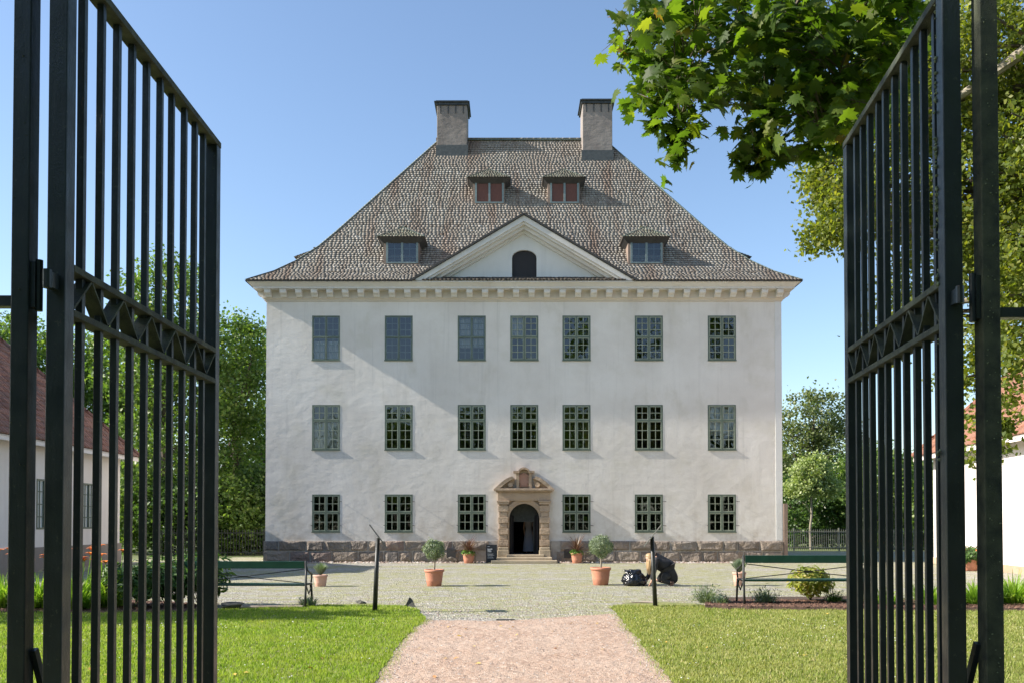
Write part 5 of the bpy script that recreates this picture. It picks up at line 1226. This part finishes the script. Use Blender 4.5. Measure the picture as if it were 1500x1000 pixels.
# ================================================================== TREES
def crown(blobs, ncl, per, lsize, rc, mat, root, tpl=LEAF, up=.6, name='crown', shell=.5, flat=.7, hang=False):
    w_ = np.array([(b[1][0]*b[1][1]*b[1][2])**.75 for b in blobs]); w_ = w_/w_.sum(); cs = []
    idx = rng.choice(len(blobs), ncl, p=w_)
    d_ = rng.normal(0, 1, (ncl, 3)); d_ /= np.linalg.norm(d_, axis=1, keepdims=True)
    rad = (shell+(1-shell)*rng.uniform(0, 1, ncl)**.6)[:, None]
    C = np.array([tuple(blobs[i][0]) for i in idx])+d_*rad*np.array([blobs[i][1] for i in idx])
    n = ncl*per; cc = np.repeat(C, per, 0)
    sz = np.repeat(rng.uniform(.55, 1.3, ncl), per)
    g = rng.normal(0, .55, (n, 3))*np.array([1, 1, flat])
    pos = cc+g*rc*sz[:, None]
    nr = rng.normal(0, .75, (n, 3))+np.array([0, 0, up])
    V, F = scatter(tpl[0], tpl[1], pos, nr, rng.uniform(.7, 1.25, n)*lsize)
    fast_mesh(name, V, F, mat, root, False); return C
def limbs(mb, top, C, n, r0, trunk_pts, bend=.25):
    sel = C[rng.choice(len(C), min(n, len(C)), replace=False)]
    for c in sel:
        c = Vector(c); k = random.randrange(max(1, len(trunk_pts)//2), len(trunk_pts)); a = Vector(trunk_pts[k])
        if c.z < a.z-1: a = Vector(trunk_pts[max(1, len(trunk_pts)//3)])
        m1 = a.lerp(c, .35)+Vector((random.uniform(-1, 1), random.uniform(-1, 1), random.uniform(.2, 1)))*bend; m2 = a.lerp(c, .7)+Vector((random.uniform(-1, 1), random.uniform(-1, 1), random.uniform(0, 1)))*bend
        L_ = (c-a).length; rr = r0*min(1, .35+L_/8); mb.tube([a, m1, m2, c], [rr, rr*.65, rr*.35, rr*.1], 5)
def tree(name, label, base, h, blobs, ncl, per, ls, rc, mat, group=None, tr=.22, nl=30, barkm='bark', lean=(0, 0), cat='tree', **kw):
    base = Vector(base); root = empty(name, base, label, cat, group)
    tp = [base+Vector((lean[0]*t+random.uniform(-.08, .08)*(t > 0), lean[1]*t+random.uniform(-.08, .08)*(t > 0), h*t)) for t in (0, .2, .4, .6, .8, 1)]
    mb = MB().tube(tp, [tr*1.25, tr, tr*.85, tr*.65, tr*.4, tr*.12], 10)
    C = crown(blobs, ncl, per, ls, rc, mat, root, **kw); limbs(mb, None, C, nl, tr*.38, tp, .35)
    mb.build('trunk', barkm, root); return root
def B(px, py, D, rx, ry, rz):      # blob centred at that pixel, radii given in photo pixels (x, z) and metres (y)
    s = FPX/D; return (P(px, py, D), (rx/s, ry, rz/s))
TG = 'trees behind the mansion and wings'
def bt(px, D, top, label, blobs, ncl, mat='lf_bg', per=34, ls=.22, rc=.75, **kw):
    b = P(px, 765, D); b.z = 0; h = P(px, top, D).z*.9
    return tree('tree', label, b, h, [B(*q) for q in blobs], ncl, per, ls, rc, mat, TG, **kw)
bt(240, 48, 370, 'tall broad green tree rising behind the left gate leaf', [(240, 440, 48, 62, 2.5, 70), (215, 520, 48, 80, 3, 80), (275, 560, 48, 75, 3, 90), (240, 660, 48, 90, 3, 90)], 620)
bt(345, 52, 455, 'loose crowned tree directly left of the mansion', [(335, 510, 52, 38, 2.2, 50), (355, 580, 52, 45, 2.5, 60), (340, 660, 52, 55, 3, 80), (365, 500, 52, 22, 1.5, 30)], 400)
bt(392, 57, 490, 'dark tree half hidden behind the mansion left corner', [(385, 560, 57, 42, 3, 75), (380, 680, 57, 50, 3, 90)], 260)
bt(55, 55, 455, 'spreading tree behind the brown roof of the left wing', [(40, 520, 55, 60, 3, 60), (95, 540, 55, 60, 3, 65), (130, 620, 55, 60, 3, 80)], 420)
bt(-20, 52, 470, 'tree at the far left edge behind the wing', [(-30, 540, 52, 60, 3, 70)], 150)
bt(160, 56, 500, 'mid green tree between wing roof and tall tree', [(165, 560, 56, 50, 3, 65), (180, 660, 56, 60, 3, 90)], 320)
bt(1192, 64, 570, 'open crowned olive green tree right of the mansion', [(1180, 615, 64, 42, 2, 42), (1215, 610, 64, 40, 2, 40), (1160, 660, 64, 38, 2.5, 50), (1230, 660, 64, 40, 2.5, 50)], 300, 'lf_bg2', tr=.16, nl=60)
bt(1290, 58, 640, 'low tree seen through the right gate bars', [(1275, 700, 58, 50, 3, 50), (1340, 715, 58, 55, 3, 50)], 280, 'lf_bg')
bt(1188, 55, 664, 'small pale green round tree behind the iron fence', [(1190, 688, 55, 27, 1.1, 22), (1170, 714, 55, 17, .9, 15), (1213, 714, 55, 14, .8, 14), (1193, 712, 55, 16, .8, 14)], 260, 'lf_light', per=30, ls=.18, rc=.42, tr=.08, nl=10, barkm='bark_pale')
UG = 'understorey shrubs behind the fences'
def shrub(px, D, top, w_, label, mat='lf_dark', ncl=150):
    b = P(px, 765, D); b.z = 0; s = FPX/D; h = P(px, top, D).z
    return tree('shrub', label, b, h*.7, [(Vector((b.x, b.y, h*.5)), (w_/s, 1.6, h*.52))], ncl, 34, .20, .6, mat, UG, tr=.06, nl=12, cat='shrub')
for x, D, t, w_, l, m_ in ((190, 47, 690, 34, 'bright shrub by the far corner of the left wing', 'lf_bg'), (235, 46.5, 700, 36, 'dark shrub behind the left gate, below the tall tree', 'lf_dark'), (285, 46, 690, 40, 'dark shrub behind the left bench rail', 'lf_dark'),
                       (340, 46.5, 700, 36, 'green shrub left of the mansion corner', 'lf_bg'), (378, 48, 680, 30, 'shrub touching the mansion left corner', 'lf_dark'), (1165, 59, 700, 34, 'dark shrub beside the mansion right corner', 'lf_dark'),
                       (1210, 60, 690, 36, 'dark shrub behind the small pale tree', 'lf_dark'), (1255, 59, 690, 36, 'dark shrub behind the free stile of the right gate', 'lf_dark'), (1305, 57, 700, 38, 'shrub behind the middle bars of the right gate', 'lf_bg'), (1355, 55, 705, 38, 'shrub at the far corner of the right wing', 'lf_bg'), (150, 50, 690, 40, 'shrub behind the end wall of the left wing', 'lf_dark')):
    shrub(x, D, t, w_, l, m_)
# tall wood far behind closes the gaps at ground level
fw = []
for x in np.arange(-48, 48, 3.4): fw.append((Vector((x, 74+random.uniform(-3, 3), 3.5)), (3.2, 3, random.uniform(3.6, 5.4))))
wd_ = bpy.data.objects.new('woodland', None); bpy.data.objects.remove(wd_)
n0 = crown(fw, 1500, 26, .5, 1.1, 'lf_dark', None, name='woodland'); tag(bpy.data.objects['woodland'], 'dark wooded belt closing the view far behind the house', 'woodland', kind='stuff')

# the big linden right of the gate
lb = [(1500, 60, 15, 120, 2.0, 120), (1400, 110, 15.5, 90, 2, 90), (1300, 150, 15.5, 70, 1.8, 80), (1245, 235, 16, 55, 1.6, 55), (1225, 300, 16, 38, 1.3, 40), (1215, 345, 16, 28, 1.0, 24), (1330, 270, 16, 60, 1.8, 90),
      (1430, 260, 15, 80, 2, 100), (1500, 330, 15, 70, 2, 110), (1440, 400, 14.5, 50, 1.6, 80), (1350, 400, 16, 45, 1.5, 60), (1490, 500, 14, 60, 1.5, 90), (1440, 540, 14, 34, 1.2, 70), (1436, 630, 14, 26, .9, 48), (1300, 480, 17, 26, 1, 50), (1600, 250, 15, 140, 3, 260), (1222, 270, 16, 36, 1.2, 34), (1208, 250, 16, 24, 1.0, 22), (1228, 338, 16, 34, 1.0, 26), (1240, 300, 15.5, 34, 1.2, 60)]
lin = tree('linden_tree', 'large linden with yellow green hanging foliage behind the right gate leaf', (12.6, 15.5, 0), 11.5, [B(*q) for q in lb], 1500, 50, .088, .29, 'lf_linden', tr=.35, nl=110, lean=(-1.5, 0), up=.35)
q = MB()
for pts_ in ([(1700, 470, 14.6), (1600, 430, 14.6), (1500, 432, 14.6), (1420, 440, 14.5), (1350, 452, 14.8)], [(1700, 20, 14), (1500, 75, 14), (1440, 120, 14.3), (1360, 170, 14.8), (1260, 240, 15.6)], [(1650, 300, 15), (1500, 330, 15), (1420, 345, 15), (1330, 330, 15.6), (1250, 320, 16)]):
    pp = [P(*a) for a in pts_]; q.tube(pp, [.13, .10, .075, .05, .02][:len(pp)], 8)
q.build('limb', 'bark_pale', lin)

# maple whose branches hang over the gate
mroot = empty('maple_tree', (7.2, 5.2, 0), 'maple with large lobed leaves hanging into the top of the view', 'tree')
def seg(a, b): return Vector(a), Vector(b)
def twigs(starts, mb):
    L = []
    for (pts_, r0) in starts:
        pp = [P(*a) for a in pts_]; mb.tube(pp, [r0*(1-.8*k/(len(pp)-1)) for k in range(len(pp))], 6)
        for i in range(len(pp)-1):
            for k in range(5): L.append(pp[i].lerp(pp[i+1], k/5))
        L.append(pp[-1])
    return L
mtb = MB(); mtb.tube([(7.2, 5.2, 0), (7.1, 5.2, 2), (6.8, 5.4, 4), (6.0, 5.9, 5.6), (4.8, 6.6, 6.1), (3.4, 7.0, 5.9), (2.2, 7.2, 5.6)], [.28, .24, .20, .14, .09, .05, .03], 10)
mainL = twigs([([(1380, -120, 6.9), (1200, -60, 7.0), (1060, -20, 7.1), (960, 20, 7.2), (925, 60, 7.2)], .022),
               ([(1200, -60, 7.0), (1150, 40, 7.0), (1130, 120, 7.0), (1115, 190, 7.0), (1105, 225, 7.0)], .016),
               ([(1060, -20, 7.1), (1020, 40, 7.0), (990, 110, 7.0), (995, 175, 7.0), (992, 215, 7.0)], .012),
               ([(1300, -80, 6.6), (1260, 20, 6.6), (1235, 90, 6.6), (1215, 150, 6.7), (1200, 190, 6.7)], .016),
               ([(1350, -80, 6.9), (1330, 0, 6.9), (1300, 60, 6.9), (1270, 130, 6.9)], .014),
               ([(960, 20, 7.2), (950, 70, 7.2), (948, 120, 7.2), (952, 160, 7.2)], .008),
               ([(1100, -40, 7.5), (1070, 50, 7.5), (1050, 100, 7.5), (1060, 145, 7.5)], .010)], mtb)
pos = []; 
def addleaf(p, k, s):
    for _ in range(k): pos.append((p[0]+random.gauss(0, s), p[1]+random.gauss(0, s*1.5), p[2]+random.gauss(0, s*.9)))
for p in mainL: addleaf(p, 3, .10)
for (x, y, rx, ry, n_) in ((925, 45, 28, 40, 60), (945, 125, 24, 34, 42), (1000, 30, 50, 45, 110), (1000, 125, 34, 42, 75), (1075, 30, 50, 50, 120), (1075, 115, 45, 40, 95), (1140, 90, 48, 75, 190), (1125, 195, 34, 42, 85),
                       (1180, 40, 60, 55, 180), (1205, 150, 40, 52, 120), (1265, 60, 50, 75, 190), (1250, 170, 30, 45, 60), (1310, 30, 40, 60, 90), (1100, -60, 240, 50, 260), (990, 200, 9, 18, 8), (958, 185, 8, 8, 2), (1104, 245, 20, 12, 8), (1040, 140, 26, 18, 20), (1195, 215, 12, 14, 6), (992, 222, 7, 22, 9), (990, 195, 14, 14, 9), (955, 165, 12, 18, 9), (957, 188, 6, 6, 2), (1085, 235, 16, 14, 9), (1112, 248, 16, 10, 6), (1150, 225, 18, 16, 10), (1290, 130, 40, 60, 110), (1330, 60, 40, 60, 90), (960, 60, 60, 45, 80)):
    for _ in range(int(n_*.62) if n_ > 15 else n_):
        a = random.uniform(0, 6.283); t = random.random()**.5; pos.append(tuple(P(x+rx*t*math.cos(a), y+ry*t*math.sin(a), random.uniform(6.3, 8.0) if n_ > 15 else 7.0)))
for _ in range(2600):    # the rest of the crown, above and right of the view
    c = random.choice(((4.6, 6.5, 7.6, 2.4), (6.6, 5.2, 8.2, 3.0), (8.6, 4.2, 6.6, 2.6), (3.0, 5.2, 7.3, 1.8), (5.4, 3.2, 7.0, 2.0))); v = Vector((random.gauss(0, 1), random.gauss(0, 1), random.gauss(0, 1))).normalized()*c[3]*random.random()**.4
    pp = Vector(c[:3])+v
    a = PX(pp)
    if pp.y > .5 and -50 < a[1] < 1000 and a[0] < 1540: continue
    pos.append(tuple(pp))
ML = np.array([tuple(p) for p in mainL]); tw = MB()
keep = []
for k, p in enumerate(pos):
    a = PX(p)
    if p[1] > 4 and -150 < a[1] < 400 and a[0] < 1500:
        dd = np.linalg.norm(ML-np.array(p), axis=1); j = int(dd.argmin())
        if dd[j] > (1.15 if a[0] > 940 else .5): continue
        if k % 4 == 0 and dd[j] > .08:
            m_ = Vector(ML[j]).lerp(Vector(p), .5)+Vector((0, 0, .05+.12*dd[j])); tw.tube([ML[j], m_, Vector(p)+Vector((0, 0, .06))], [.006, .004, .0018], 4)
        for _ in range(random.choice((0, 1, 1, 2))): keep.append((p[0]+random.gauss(0, .05), p[1]+random.gauss(0, .10), p[2]+random.gauss(0, .045)))
    keep.append(p)
for (x0, y0, x1, y1, k_, sp_) in ((990, 165, 993, 246, 15, .030), (952, 130, 957, 190, 10, .028), (1105, 190, 1100, 252, 26, .055), (1135, 170, 1128, 238, 20, .05), (1195, 150, 1180, 232, 34, .07), (1230, 150, 1225, 235, 36, .07), (1045, 110, 1040, 165, 16, .05), (915, 60, 908, 100, 10, .04)):
    a_, b_ = P(x0, y0, 7.0), P(x1, y1, 7.0); tw.tube([a_, a_.lerp(b_, .5)+Vector((.02, 0, 0)), b_], [.005, .003, .0015], 4)
    for k in range(k_): q_ = a_.lerp(b_, (k+.5)/k_); keep.append((q_[0]+random.gauss(0, sp_), q_[1]+random.gauss(0, sp_*1.5), q_[2]+random.gauss(0, .02)))
tw.build('twigs', 'bark', mroot); pos = np.array(keep); n = len(pos)
# leaves hang: blade normal mostly sideways/forward, tip down
nr = rng.normal(0, .55, (n, 3))+np.array([0, -.35, .75]); 
z = nr/np.linalg.norm(nr, axis=1, keepdims=True)
tip = rng.normal(0, .45, (n, 3))+np.array([0, 0, -1.0]); tip -= (tip*z).sum(1, keepdims=True)*z; tip /= np.linalg.norm(tip, axis=1, keepdims=True)
x_ = np.cross(tip, z); s_ = rng.uniform(.085, .165, n)[:, None, None]
tv = np.array(MAPLE[0]); tf = np.array(MAPLE[1])
V = pos[:, None, :]+s_*(tv[None, :, 0:1]*x_[:, None]+tv[None, :, 1:2]*tip[:, None]+tv[None, :, 2:3]*z[:, None])
F = (tf[None]+(np.arange(n)*len(tv))[:, None, None]).reshape(-1, 3)
fast_mesh('leaves', V.reshape(-1, 3), F, 'lf_maple', mroot)
mtb.build('trunk', 'bark', mroot)

# trees outside the frame whose shade falls on the gates and the lawn, or that the windows mirror
def off(label, base, h, blobs, ncl, per=26, ls=.3, rc=.8, mat='lf_bg', **kw):
    return tree('tree', label, base, h, blobs, ncl, per, ls, rc, mat, 'garden trees around the gate', nl=10, **kw)
off('garden tree left of the gate, its shade falling over the iron leaves', (-8.5, 2.2, 0), 7, [(Vector((-8.5, 2.0, 6.6)), (2.3, 2.6, 2.8)), (Vector((-8.2, 4.0, 6.2)), (1.6, 1.8, 2.6)), (Vector((-8.0, 3.0, 8.2)), (1.8, 2.6, 1.6))], 330, ls=.26, rc=.7)
off('garden tree left of the lawn, its shade falling along the flower bed', (-17, 15.3, 0), 7, [(Vector((-16.8, 14.9, 6.3)), (2.4, 1.0, 2.0)), (Vector((-15.6, 15.1, 6.8)), (1.8, .7, 1.5))], 90, ls=.26, rc=.6)
for k, (x, y, h, r_) in enumerate(((8, -9, 22, 4.2), (16, -10, 23, 4.6), (-4, -14, 13.5, 4), (-13, -12, 13, 4.5), (-22, -11, 13, 4.5), (25, -9, 20, 4.5), (3, -16, 17, 3.6))):
    nm_ = ['first', 'second', 'third', 'fourth', 'fifth', 'sixth', 'seventh'][k]
    off('avenue tree behind the viewer, %s of the row' % nm_, (x, y, 0), h*.85, [(Vector((x, y, h*.72)), (r_*.8, r_*.8, h*.28)), (Vector((x, y, h*.42)), (r_, r_, h*.3))], 260, ls=.5, rc=1.1, per=22)

hd = tree('added_hedge', 'dark foliage row added unseen behind the viewer to darken the window reflections', (0, -11, 0), 2.5, [(Vector((x, -11, 2.6)), (3, 1.2, 3.0)) for x in range(-30, 34, 4)], 1100, 26, .42, .8, 'lf_dark', None, tr=.1, nl=6, cat='added_hedge')  # unseen foliage added so the lower windows mirror something dark
